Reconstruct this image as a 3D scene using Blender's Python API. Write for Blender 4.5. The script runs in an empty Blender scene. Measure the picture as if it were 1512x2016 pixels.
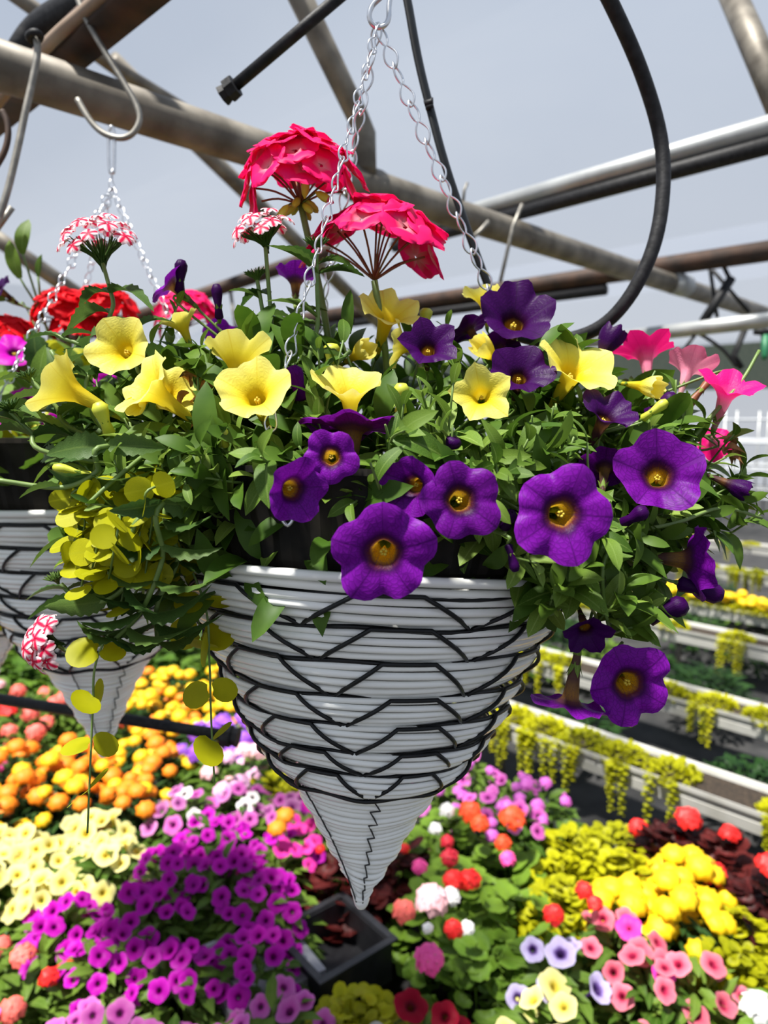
import bpy, math, random
from mathutils import Vector, Matrix
R = random.Random(7)
SC = bpy.context.scene
COL = SC.collection
pi = math.pi
# ------------------------------------------------------------------ camera
F = 1420.0                       # focal length in photo pixels (1512 x 2016)
PITCH = math.radians(7.3)        # looking slightly down
CZ = 1.3
CAM = Vector((0, 0, CZ))
FW = Vector((0, math.cos(PITCH), -math.sin(PITCH)))
UP = Vector((0, math.sin(PITCH), math.cos(PITCH)))
RT = Vector((1, 0, 0))
cam = bpy.data.cameras.new('camera')
co = bpy.data.objects.new('camera', cam)
COL.objects.link(co)
co.location = CAM
co.rotation_euler = (pi / 2 - PITCH, 0, 0)
cam.sensor_fit = 'VERTICAL'
cam.sensor_height = 36.0
cam.lens = F / 2016 * 36
cam.clip_start = 0.02
cam.dof.use_dof = True
cam.dof.focus_distance = 0.5
cam.dof.aperture_fstop = 6.5
SC.camera = co
SC.view_settings.view_transform = 'Standard'
SC.view_settings.look = 'None'
SC.view_settings.gamma = 1
SC.view_settings.use_curve_mapping = False
SC.view_settings.exposure = 0.22
# ------------------------------------------------------------------ sky and sun
world = bpy.data.worlds.new('sky')
SC.world = world
world.use_nodes = True
nt = world.node_tree
nt.nodes.clear()
wo = nt.nodes.new('ShaderNodeOutputWorld')
bg = nt.nodes.new('ShaderNodeBackground')
tc = nt.nodes.new('ShaderNodeTexCoord')
sp = nt.nodes.new('ShaderNodeSeparateXYZ')
rp = nt.nodes.new('ShaderNodeValToRGB')
rp.color_ramp.elements[0].position = 0.0
rp.color_ramp.elements[0].color = (0.80, 0.83, 0.88, 1)
rp.color_ramp.elements[1].position = 0.55
rp.color_ramp.elements[1].color = (0.46, 0.57, 0.76, 1)
cn = nt.nodes.new('ShaderNodeTexNoise')
cn.inputs['Scale'].default_value = 1.6
cn.inputs['Detail'].default_value = 3
cm = nt.nodes.new('ShaderNodeMix')
cm.data_type = 'RGBA'
cm.blend_type = 'MIX'
cm.inputs['B'].default_value = (0.70, 0.77, 0.88, 1)
mr = nt.nodes.new('ShaderNodeMapRange')
mr.inputs['From Min'].default_value = 0.42
mr.inputs['From Max'].default_value = 0.75
mr.inputs['To Max'].default_value = 0.6
L = nt.links.new
L(tc.outputs['Generated'], sp.inputs[0])
L(sp.outputs['Z'], rp.inputs[0])
L(tc.outputs['Generated'], cn.inputs['Vector'])
L(cn.outputs['Fac'], mr.inputs['Value'])
L(mr.outputs[0], cm.inputs['Factor'])
L(rp.outputs[0], cm.inputs['A'])
L(cm.outputs['Result'], bg.inputs['Color'])
bg.inputs['Strength'].default_value = 0.62
L(bg.outputs[0], wo.inputs[0])
sl = bpy.data.lights.new('sun_offscreen', 'SUN')
sl.energy = 9.0
sl.color = (1.0, 0.96, 0.88)
sl.angle = math.radians(5)
so = bpy.data.objects.new('sun_offscreen', sl)
COL.objects.link(so)
SUN = Vector((-0.28, -0.22, 0.9)).normalized()      # towards the sun: high, a little behind the viewer's shoulder
so.rotation_euler = SUN.to_track_quat('Z', 'Y').to_euler()


# ------------------------------------------------------------------ pixel helpers
def ray(px, py):
    return FW + RT * ((px - 756) / F) + UP * ((1008 - py) / F)


def W(px, py, d):
    return CAM + ray(px, py) * d


def H(px, py, h):
    r = ray(px, py)
    return CAM + r * (h / r.z)


def proj(p):
    v = p - CAM
    d = v.dot(FW)
    return 756 + F * v.dot(RT) / d, 1008 - F * v.dot(UP) / d, d


E1 = Vector((1, 1, 0)).normalized()     # along the big beam
E2 = Vector((-1, 1, 0)).normalized()    # along the troughs


# ------------------------------------------------------------------ materials
def N(t, ty, **k):
    n = t.nodes.new('ShaderNode' + ty)
    for a, b in k.items():
        if a in n.inputs:
            n.inputs[a].default_value = b
        else:
            setattr(n, a, b)
    return n


def newmat(name):
    m = bpy.data.materials.new(name)
    m.use_nodes = True
    t = m.node_tree
    t.nodes.clear()
    o = N(t, 'OutputMaterial')
    return m, t, o


def c4(c):
    return (c[0], c[1], c[2], 1)


def plain(name, c, rough=0.5, metal=0.0, c2=None, scale=30, bump=0.0, stretch=(1, 1, 1), spec=0.5, lo=.35, hi=.65):
    m, t, o = newmat(name)
    p = N(t, 'BsdfPrincipled', Roughness=rough, Metallic=metal)
    p.inputs['Specular IOR Level'].default_value = spec
    p.inputs['Base Color'].default_value = c4(c)
    if c2 is not None or bump:
        x = N(t, 'TexCoord')
        mp = N(t, 'Mapping')
        mp.inputs['Scale'].default_value = stretch
        n = N(t, 'TexNoise', Scale=scale, Detail=4)
        t.links.new(x.outputs['Object'], mp.inputs[0])
        t.links.new(mp.outputs[0], n.inputs['Vector'])
        if c2 is not None:
            r = N(t, 'ValToRGB')
            r.color_ramp.elements[0].color = c4(c)
            r.color_ramp.elements[1].color = c4(c2)
            r.color_ramp.elements[0].position = lo
            r.color_ramp.elements[1].position = hi
            t.links.new(n.outputs['Fac'], r.inputs[0])
            t.links.new(r.outputs[0], p.inputs['Base Color'])
        if bump:
            b = N(t, 'Bump', Strength=bump, Distance=0.002)
            t.links.new(n.outputs['Fac'], b.inputs['Height'])
            t.links.new(b.outputs[0], p.inputs['Normal'])
    t.links.new(p.outputs[0], o.inputs[0])
    return m


def thin(t, o, color_socket, normal=None, rough=0.5, trans=0.3, tint=1.0, spec=0.12):
    p = N(t, 'BsdfPrincipled', Roughness=rough)
    p.inputs['Specular IOR Level'].default_value = spec
    tr = N(t, 'BsdfTranslucent')
    mx = N(t, 'MixShader', Fac=trans)
    t.links.new(color_socket, p.inputs['Base Color'])
    t.links.new(color_socket, tr.inputs['Color'])
    if normal is not None:
        t.links.new(normal, p.inputs['Normal'])
    t.links.new(p.outputs[0], mx.inputs[1])
    t.links.new(tr.outputs[0], mx.inputs[2])
    t.links.new(mx.outputs[0], o.inputs[0])


def petal(name, stops, vein, vein_amt=0.5, fine=0.25, trans=0.3, mid=0.35, jit=0.08, fine_scale=15, outer=None):
    """stops: (v, colour) from tube end (0) over the throat to the rim (1); lobes' mid veins and a fine net."""
    m, t, o = newmat(name)
    lk = t.links.new
    uv = N(t, 'UVMap')
    s = N(t, 'SeparateXYZ')
    lk(uv.outputs[0], s.inputs[0])
    r = N(t, 'ValToRGB')
    e = r.color_ramp.elements
    while len(e) < len(stops):
        e.new(0.5)
    for i, (v, c) in enumerate(stops):
        e[i].position = v
        e[i].color = c4(c)
    lk(s.outputs['Y'], r.inputs[0])
    # mid vein of each of five lobes
    m5 = N(t, 'Math', operation='MULTIPLY')
    m5.inputs[1].default_value = 5
    fr = N(t, 'Math', operation='PINGPONG')
    fr.inputs[1].default_value = 0.5
    mv = N(t, 'MapRange')
    mv.inputs['From Min'].default_value = 0.0
    mv.inputs['From Max'].default_value = 0.035
    mv.inputs['To Min'].default_value = mid
    mv.inputs['To Max'].default_value = 0.0
    lk(s.outputs['X'], m5.inputs[0])
    lk(m5.outputs[0], fr.inputs[0])
    lk(fr.outputs[0], mv.inputs['Value'])
    # fine net
    mp = N(t, 'Mapping')
    mp.inputs['Scale'].default_value = (2.2, 1, 1)
    lk(uv.outputs[0], mp.inputs[0])
    vo = N(t, 'TexVoronoi', feature='DISTANCE_TO_EDGE', Scale=fine_scale)
    lk(mp.outputs[0], vo.inputs['Vector'])
    fv = N(t, 'MapRange')
    fv.inputs['From Min'].default_value = 0.0
    fv.inputs['From Max'].default_value = 0.12
    fv.inputs['To Min'].default_value = fine
    fv.inputs['To Max'].default_value = 0.0
    lk(vo.outputs['Distance'], fv.inputs['Value'])
    ad = N(t, 'Math', operation='MAXIMUM')
    lk(mv.outputs[0], ad.inputs[0])
    lk(fv.outputs[0], ad.inputs[1])
    mx = N(t, 'Mix', data_type='RGBA')
    lk(ad.outputs[0], mx.inputs['Factor'])
    lk(r.outputs[0], mx.inputs['A'])
    mx.inputs['B'].default_value = c4(vein)
    csock = mx.outputs['Result']
    if outer is not None:
        ge = N(t, 'NewGeometry')
        inv = N(t, 'Math', operation='SUBTRACT')
        inv.inputs[0].default_value = 1.0
        lk(ge.outputs['Backfacing'], inv.inputs[1])
        om = N(t, 'MapRange')
        om.inputs['From Min'].default_value = 0.25
        om.inputs['From Max'].default_value = 0.62
        om.inputs['To Min'].default_value = 1.0
        om.inputs['To Max'].default_value = 0.0
        lk(s.outputs['Y'], om.inputs['Value'])
        om2 = N(t, 'Math', operation='MULTIPLY')
        lk(inv.outputs[0], om2.inputs[0])
        lk(om.outputs[0], om2.inputs[1])
        ox = N(t, 'Mix', data_type='RGBA')
        ox.inputs['B'].default_value = c4(outer)
        lk(om2.outputs[0], ox.inputs['Factor'])
        lk(csock, ox.inputs['A'])
        csock = ox.outputs['Result']
    oi = N(t, 'ObjectInfo')
    hs = N(t, 'HueSaturation')
    vr = N(t, 'MapRange')
    vr.inputs['To Min'].default_value = 1 - jit * 2
    vr.inputs['To Max'].default_value = 1 + jit * 2
    lk(oi.outputs['Random'], vr.inputs['Value'])
    lk(vr.outputs[0], hs.inputs['Value'])
    lk(csock, hs.inputs['Color'])
    b = N(t, 'Bump', Strength=0.25, Distance=0.001)
    lk(vo.outputs['Distance'], b.inputs['Height'])
    thin(t, o, hs.outputs[0], b.outputs[0], 0.45, trans)
    return m


def leafmat(name, c, c2, rib, trans=0.3, rough=0.5, jit=0.2, spec=0.22):
    m, t, o = newmat(name)
    lk = t.links.new
    oi = N(t, 'ObjectInfo')
    x = N(t, 'TexCoord')
    n = N(t, 'TexNoise', Scale=45, Detail=3)
    lk(x.outputs['Object'], n.inputs['Vector'])
    ad = N(t, 'Math', operation='ADD')
    lk(oi.outputs['Random'], ad.inputs[0])
    lk(n.outputs['Fac'], ad.inputs[1])
    dv = N(t, 'Math', operation='MULTIPLY')
    dv.inputs[1].default_value = 0.5
    lk(ad.outputs[0], dv.inputs[0])
    r = N(t, 'ValToRGB')
    r.color_ramp.elements[0].color = c4(c)
    r.color_ramp.elements[1].color = c4(c2)
    r.color_ramp.elements[0].position = 0.25
    r.color_ramp.elements[1].position = 0.8
    lk(dv.outputs[0], r.inputs[0])
    uv = N(t, 'UVMap')
    s = N(t, 'SeparateXYZ')
    lk(uv.outputs[0], s.inputs[0])
    sb = N(t, 'Math', operation='SUBTRACT')
    sb.inputs[1].default_value = 0.5
    ab = N(t, 'Math', operation='ABSOLUTE')
    mv = N(t, 'MapRange')
    mv.inputs['From Max'].default_value = 0.06
    mv.inputs['To Min'].default_value = 0.6
    mv.inputs['To Max'].default_value = 0.0
    lk(s.outputs['X'], sb.inputs[0])
    lk(sb.outputs[0], ab.inputs[0])
    lk(ab.outputs[0], mv.inputs['Value'])
    mx = N(t, 'Mix', data_type='RGBA')
    lk(mv.outputs[0], mx.inputs['Factor'])
    lk(r.outputs[0], mx.inputs['A'])
    mx.inputs['B'].default_value = c4(rib)
    b = N(t, 'Bump', Strength=0.2, Distance=0.001)
    lk(n.outputs['Fac'], b.inputs['Height'])
    thin(t, o, mx.outputs['Result'], b.outputs[0], rough, trans, spec=spec)
    return m


def bandpetal(name, mid, edge, lo=0.1, hi=0.32, base=None, trans=0.25):
    """colour runs across a petal: mid stripe to edge (u), for the striped verbena"""
    m, t, o = newmat(name)
    lk = t.links.new
    uv = N(t, 'UVMap')
    s = N(t, 'SeparateXYZ')
    lk(uv.outputs[0], s.inputs[0])
    sb = N(t, 'Math', operation='SUBTRACT')
    sb.inputs[1].default_value = 0.5
    ab = N(t, 'Math', operation='ABSOLUTE')
    lk(s.outputs['X'], sb.inputs[0])
    lk(sb.outputs[0], ab.inputs[0])
    mr_ = N(t, 'MapRange')
    mr_.inputs['From Min'].default_value = lo
    mr_.inputs['From Max'].default_value = hi
    lk(ab.outputs[0], mr_.inputs['Value'])
    r = N(t, 'Mix', data_type='RGBA')
    r.inputs['A'].default_value = c4(mid)
    r.inputs['B'].default_value = c4(edge)
    lk(mr_.outputs[0], r.inputs['Factor'])
    out = r.outputs['Result']
    if base is not None:
        r2 = N(t, 'Mix', data_type='RGBA')
        m2 = N(t, 'MapRange')
        m2.inputs['From Min'].default_value = 0.05
        m2.inputs['From Max'].default_value = 0.35
        lk(s.outputs['Y'], m2.inputs['Value'])
        lk(m2.outputs[0], r2.inputs['Factor'])
        r2.inputs['A'].default_value = c4(base)
        lk(out, r2.inputs['B'])
        out = r2.outputs['Result']
    oi = N(t, 'ObjectInfo')
    hs = N(t, 'HueSaturation')
    vr = N(t, 'MapRange')
    vr.inputs['To Min'].default_value = 0.85
    vr.inputs['To Max'].default_value = 1.12
    lk(oi.outputs['Random'], vr.inputs['Value'])
    lk(vr.outputs[0], hs.inputs['Value'])
    lk(out, hs.inputs['Color'])
    thin(t, o, hs.outputs[0], None, 0.5, trans)
    return m


M = {}
PUR, PUD = (0.13, 0.006, 0.33), (0.03, 0.001, 0.09)
M['purple'] = petal('purple_petal', [(0, (.6, .42, .02)), (.28, (.75, .46, .01)), (.39, (.55, .28, .01)), (.46, (.10, .02, .02)), (.53, (.045, .001, .065)), (.62, (.16, .005, .28)), (.88, (.18, .006, .31)), (1, (.20, .010, .34))], (.035, .001, .07), fine=.45, mid=.7, trans=.30, outer=(.10, .05, .04))
M['dark_purple'] = petal('dark_purple_petal', [(0, (.2, .12, .01)), (.36, (.35, .16, .01)), (.44, (.02, .001, .01)), (.55, (.034, .001, .064)), (1, (.038, .0012, .070))], (.012, 0, .02), fine=.3, mid=.6, trans=.22, outer=(.07, .03, .03))
M['yellow'] = petal('yellow_petal', [(0, (.5, .45, .04)), (.35, (.75, .55, .02)), (.46, (.8, .56, .01)), (.60, (.90, .75, .06)), (1, (.95, .88, .24))], (.75, .52, .01), fine=.10, mid=.45, trans=.35, outer=(.55, .48, .03))
M['pink'] = petal('pink_petal', [(0, (.55, .3, .3)), (.35, (.75, .22, .35)), (.5, (.8, .05, .25)), (.62, (.9, .01, .2)), (1, (.95, .012, .22))], (.6, .0, .1), fine=.1, mid=.4, trans=.3)
M['pale_pink'] = petal('pale_pink_petal', [(0, (.5, .3, .3)), (.4, (.75, .3, .4)), (1, (.82, .18, .33))], (.6, .08, .2), fine=.15, mid=.4, trans=.3)
M['magenta'] = petal('magenta_petal', [(0, (.3, .02, .2)), (.45, (.1, 0, .08)), (.55, (.45, .003, .35)), (1, (.55, .006, .42))], (.2, 0, .15), fine=.1, mid=.3)
M['field_magenta'] = petal('violet_magenta_petal', [(0, (.2, .0, .15)), (.45, (.16, 0, .12)), (.53, (.42, .004, .33)), (1, (.60, .014, .50))], (.2, 0, .2), fine=.05, mid=.15)
M['field_mauve'] = petal('mauve_pink_petal', [(0, (.3, .1, .2)), (.46, (.2, .01, .15)), (.56, (.60, .09, .44)), (1, (.74, .20, .58))], (.35, .02, .25), fine=.1, mid=.3)
M['field_lilac'] = petal('pale_lilac_pink_petal', [(0, (.3, .1, .2)), (.46, (.3, .05, .25)), (1, (.72, .28, .58))], (.45, .1, .35), fine=.1, mid=.2)
M['field_cream'] = petal('pale_yellow_petal', [(0, (.6, .5, .1)), (.46, (.75, .58, .06)), (.6, (.82, .74, .22)), (1, (.86, .80, .36))], (.7, .6, .1), fine=.05, mid=.15)
M['field_pink'] = petal('rose_pink_petal', [(0, (.4, .05, .1)), (.46, (.35, .01, .06)), (.65, (.75, .13, .20)), (1, (.85, .25, .32))], (.6, .04, .1), fine=.1, mid=.3)
M['field_hot'] = petal('hot_pink_petal', [(0, (.5, .1, .2)), (.46, (.8, .05, .35)), (1, (.88, .05, .42))], (.6, 0, .2), fine=.05, mid=.15)
M['field_lavender'] = petal('lavender_petal', [(0, (.05, .02, .1)), (.46, (.03, .01, .08)), (.54, (.15, .08, .3)), (.66, (.50, .42, .72)), (1, (.60, .54, .80))], (.25, .15, .45), fine=.15, mid=.4)
M['field_crimson'] = petal('crimson_petal', [(0, (.2, .1, .01)), (.46, (.1, .0, .01)), (.6, (.30, .002, .02)), (1, (.42, .004, .03))], (.1, 0, 0), fine=.1, mid=.3)
M['field_white'] = petal('white_petal', [(0, (.4, .3, .1)), (.45, (.05, .01, .05)), (.6, (.78, .74, .70)), (1, (.85, .83, .8))], (.5, .4, .5), fine=.05, mid=.1)
M['geranium'] = bandpetal('fuchsia_petal', (.84, .006, .12), (.90, .012, .15), .02, .4, base=(.75, .25, .3))
M['red_geranium'] = bandpetal('scarlet_petal', (.78, .004, .012), (.85, .01, .02), .02, .4)
M['verbena'] = bandpetal('striped_petal', (.70, .012, .07), (.90, .70, .74), .10, .30, base=(.6, .01, .06))
M['leaf'] = leafmat('petunia_leaf', (.048, .11, .010), (.155, .25, .032), (.21, .31, .07))
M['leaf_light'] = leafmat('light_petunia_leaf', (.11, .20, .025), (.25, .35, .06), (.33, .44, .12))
M['leaf_verbena'] = leafmat('verbena_leaf', (.035, .085, .018), (.10, .17, .035), (.14, .22, .05))
M['leaf_geranium'] = leafmat('geranium_leaf', (.06, .14, .012), (.18, .30, .03), (.16, .26, .05))
M['jenny'] = leafmat('lime_leaf', (.28, .295, .004), (.58, .555, .008), (.5, .5, .015), trans=.38)
M['jenny_bright'] = M['jenny']
M['leaf_dark'] = leafmat('deep_green_leaf', (.012, .045, .010), (.04, .10, .02), (.06, .12, .03))
M['leaf_red'] = leafmat('bronze_leaf', (.04, .006, .006), (.13, .015, .012), (.2, .03, .03))
M['stem'] = plain('green_stem', (.10, .17, .03), .5, c2=(.16, .24, .06), scale=60)
M['bud_green'] = plain('yellow_green_bud', (.42, .48, .03), .5, c2=(.55, .55, .05), scale=90)
M['redstem'] = plain('red_green_pedicel', (.16, .08, .02), .5, c2=(.24, .05, .03), scale=60)
M['wilt'] = plain('wilted_brown', (.3, .13, .05), .8, c2=(.45, .22, .09), scale=120, bump=.6)
M['anther'] = plain('pollen_yellow', (.75, .55, .05), .7, c2=(.5, .35, .03), scale=300)
M['white_cord'] = plain('white_plastic_cord', (.91, .91, .87), .28, c2=(.78, .78, .73), scale=14, spec=.5, lo=.45, hi=.8)
M['black_cord'] = plain('black_plastic_cord', (.006, .0065, .007), .4, c2=(.012, .013, .014), scale=60, spec=.3)
M['liner'] = plain('black_liner', (.005, .005, .005), .6, c2=(.02, .017, .013), scale=25, bump=.2, spec=.15)
M['thread'] = plain('dark_thread', (.02, .02, .02), .7, c2=(.04, .04, .04), scale=90)
M['soil'] = plain('potting_soil', (.015, .010, .006), .95, c2=(.05, .033, .02), scale=120, bump=.8)
M['zinc'] = plain('zinc_wire', (.62, .63, .65), .28, .95, c2=(.75, .76, .78), scale=80)
M['dull_wire'] = plain('dull_steel_wire', (.20, .19, .17), .5, .6, c2=(.34, .32, .28), scale=60)
M['pipe'] = plain('galvanised_pipe', (.11, .095, .075), .55, .35, c2=(.24, .215, .175), scale=16, stretch=(1, 1, 1), bump=.15)
M['pipe_light'] = plain('pale_galvanised_pipe', (.36, .37, .37), .45, .5, c2=(.48, .49, .48), scale=12)
M['rust'] = plain('rusty_dark_steel', (.028, .018, .013), .7, .2, c2=(.07, .036, .022), scale=20, bump=.2)
M['tan_cable'] = plain('tan_cable', (.24, .17, .12), .6, c2=(.3, .22, .16), scale=30)
M['rubber'] = plain('black_rubber', (.008, .008, .009), .55, c2=(.02, .02, .022), scale=120, bump=.3, spec=.25)
M['fabric'] = plain('black_ground_fabric', (.018, .018, .019), .85, c2=(.042, .041, .040), scale=9, bump=.3)
M['paver'] = plain('grey_concrete', (.33, .33, .35), .85, c2=(.44, .44, .46), scale=20, bump=.3)
M['tray'] = plain('black_plastic_tray', (.012, .012, .014), .4, c2=(.025, .025, .028), scale=30)
M['gutter'] = plain('white_gutter', (.50, .49, .45), .5, c2=(.34, .33, .28), scale=9, lo=.5, hi=.8)
M['dark_cloth'] = plain('dark_shade_cloth', (.03, .045, .035), .9, c2=(.05, .06, .045), scale=20)
M['wood'] = plain('tan_timber', (.36, .16, .06), .7, c2=(.45, .22, .09), scale=14)
M['white_paint'] = plain('white_painted_steel', (.62, .64, .66), .5, c2=(.52, .54, .56), scale=15)
M['green_plastic'] = plain('green_plastic', (.01, .14, .06), .5, c2=(.02, .2, .08), scale=40)
M['marigold_orange'] = plain('orange_marigold', (.80, .16, .002), .6, c2=(.90, .30, .004), scale=160)
M['marigold_yellow'] = plain('golden_marigold', (.82, .42, .002), .6, c2=(.92, .60, .006), scale=160)
M['marigold_pure'] = plain('bright_yellow_marigold', (.85, .50, .002), .6, c2=(.92, .64, .004), scale=160)
for nm, c in dict(red=(.75, .010, .008), orange_red=(.80, .06, .01), crimson=(.45, .004, .02), pink=(.80, .06, .30), coral=(.80, .13, .10),
                  soft_pink=(.82, .45, .48), white=(.82, .80, .76), violet=(.26, .07, .55), mauve=(.52, .10, .46), lilac=(.72, .38, .58)).items():
    M['fl_' + nm] = plain(nm + '_floret', c, .55, c2=tuple(min(1, x * 1.25 + .01) for x in c), scale=150)
# greenhouse film: thin, mostly clear with a milky scatter
m, t, o = newmat('milky_film')
tr = N(t, 'BsdfTransparent')
tr.inputs['Color'].default_value = (.95, .96, .98, 1)
tl = N(t, 'BsdfTranslucent')
xx = N(t, 'TexCoord')
nn = N(t, 'TexNoise', Scale=1.5, Detail=5)
t.links.new(xx.outputs['Object'], nn.inputs['Vector'])
rr = N(t, 'ValToRGB')
rr.color_ramp.elements[0].color = (.70, .74, .82, 1)
rr.color_ramp.elements[1].color = (.86, .88, .92, 1)
t.links.new(nn.outputs['Fac'], rr.inputs[0])
t.links.new(rr.outputs[0], tl.inputs['Color'])
mx = N(t, 'MixShader', Fac=0.06)
t.links.new(tr.outputs[0], mx.inputs[1])
t.links.new(tl.outputs[0], mx.inputs[2])
t.links.new(mx.outputs[0], o.inputs[0])
M['film'] = m

# ------------------------------------------------------------------ mesh helpers
WM = {}


class MB:
    def __init__(s):
        s.v, s.f, s.uv, s.mi = [], [], [], []

    def add(s, geo, mx=None, mi=0):
        v, f, uv = geo
        o = len(s.v)
        if mx is not None:
            v = [mx @ Vector(p) for p in v]
        s.v.extend([tuple(p) for p in v])
        s.uv.extend(uv if uv else [(0.0, 0.0)] * len(v))
        s.f.extend([tuple(i + o for i in q) for q in f])
        s.mi.extend([mi] * len(f))
        return s

    def mesh(s, name, *mats, smooth=True):
        me = bpy.data.meshes.new(name)
        me.from_pydata(s.v, [], s.f)
        for mm in mats:
            me.materials.append(M[mm] if isinstance(mm, str) else mm)
        ul = me.uv_layers.new(name='UVMap')
        idx = [0] * len(me.loops)
        me.loops.foreach_get('vertex_index', idx)
        flat = []
        for i in idx:
            flat.extend(s.uv[i])
        ul.data.foreach_set('uv', flat)
        if smooth:
            me.polygons.foreach_set('use_smooth', [True] * len(me.polygons))
        if len(mats) > 1:
            me.polygons.foreach_set('material_index', s.mi)
        me.update()
        return me


def place(name, me, mx, parent=None, **tags):
    o = bpy.data.objects.new(name, me)
    COL.objects.link(o)
    if parent is not None:
        o.parent = parent
        o.matrix_parent_inverse = WM[parent.name].inverted()
    o.matrix_basis = mx
    WM[o.name] = mx.copy()
    for k, v in tags.items():
        o[k] = v
    return o


def thing(name, loc, label, category, group=None, mx=None):
    o = bpy.data.objects.new(name, None)
    COL.objects.link(o)
    mx = mx if mx is not None else Matrix.Translation(loc)
    o.matrix_basis = mx
    WM[o.name] = mx.copy()
    o.empty_display_size = 0.02
    o['label'] = label
    o['category'] = category
    if group:
        o['group'] = group
    return o


I4 = Matrix.Identity(4)


def frames(path, closed=False):
    n = len(path)
    T = []
    for i in range(n):
        a = path[(i - 1) % n] if (closed or i > 0) else path[i]
        b = path[(i + 1) % n] if (closed or i < n - 1) else path[i]
        d = (b - a)
        T.append(d.normalized() if d.length > 1e-9 else Vector((0, 0, 1)))
    u = T[0].orthogonal().normalized()
    out = []
    for i in range(n):
        u = u - T[i] * u.dot(T[i])
        if u.length < 1e-6:
            u = T[i].orthogonal()
        u.normalize()
        out.append((T[i], u.copy(), T[i].cross(u)))
    return out


def tube(path, rad, seg=6, closed=False, cap=True, sy=1.0):
    path = [Vector(p) for p in path]
    n = len(path)
    fr = frames(path, closed)
    v, f, uv = [], [], []
    for i, p in enumerate(path):
        r = rad[i] if isinstance(rad, (list, tuple)) else rad
        for k in range(seg):
            a = 2 * pi * k / seg
            v.append(p + fr[i][1] * (math.cos(a) * r) + fr[i][2] * (math.sin(a) * r * sy))
            uv.append((k / seg, i / max(1, n - 1)))
    for i in range(n if closed else n - 1):
        j = (i + 1) % n
        for k in range(seg):
            l = (k + 1) % seg
            f.append((i * seg + k, i * seg + l, j * seg + l, j * seg + k))
    if cap and not closed:
        f.append(tuple(reversed(range(seg))))
        f.append(tuple((n - 1) * seg + k for k in range(seg)))
    return v, f, uv


def smoothpath(pts, n=8):
    """Catmull-Rom through points"""
    pts = [Vector(p) for p in pts]
    out = []
    P = [pts[0] * 2 - pts[1]] + pts + [pts[-1] * 2 - pts[-2]]
    for i in range(1, len(P) - 2):
        a, b, c, d = P[i - 1:i + 3]
        for k in range(n):
            t_ = k / n
            out.append(0.5 * ((2 * b) + (c - a) * t_ + (2 * a - 5 * b + 4 * c - d) * t_ ** 2 + (3 * b - a - 3 * c + d) * t_ ** 3))
    out.append(pts[-1])
    return out


def lathe(prof, seg=32, rib=0.0, nr=0):
    v, f, uv = [], [], []
    for i, (r, z) in enumerate(prof):
        for k in range(seg):
            a = 2 * pi * k / seg
            q = r + (rib if (nr and k % 2) else 0)
            v.append(Vector((q * math.cos(a), q * math.sin(a), z)))
            uv.append((k / seg, i / max(1, len(prof) - 1)))
    for i in range(len(prof) - 1):
        for k in range(seg):
            l = (k + 1) % seg
            f.append((i * seg + k, i * seg + l, (i + 1) * seg + l, (i + 1) * seg + k))
    return v, f, uv


def box(c, s):
    v = [Vector((c[0] + s[0] * (i & 1 and .5 or -.5), c[1] + s[1] * (i & 2 and .5 or -.5), c[2] + s[2] * (i & 4 and .5 or -.5))) for i in range(8)]
    f = [(0, 2, 3, 1), (4, 5, 7, 6), (0, 1, 5, 4), (2, 6, 7, 3), (0, 4, 6, 2), (1, 3, 7, 5)]
    return v, f, None


def aim(pos, z, roll=0.0, scale=1.0, hint=None):
    """matrix whose +Z points along z"""
    z = Vector(z).normalized()
    h = Vector(hint) if hint is not None else Vector((0, 0, 1))
    x = h.cross(z)
    if x.length < 1e-4:
        x = Vector((1, 0, 0)).cross(z)
    x.normalize()
    y = z.cross(x)
    m_ = Matrix((x, y, z)).transposed().to_4x4()
    return Matrix.Translation(pos) @ m_ @ Matrix.Rotation(roll, 4, 'Z') @ Matrix.Diagonal((scale, scale, scale, 1))


def leafmx(pos, d, nrm, length, width=None):
    d = Vector(d).normalized()
    n = Vector(nrm) - d * Vector(nrm).dot(d)
    if n.length < 1e-4:
        n = d.orthogonal()
    n.normalize()
    s = n.cross(d)
    w = width if width else length
    m_ = Matrix((d * length, s * w, n * length)).transposed().to_4x4()
    m_.translation = pos
    return m_


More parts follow.
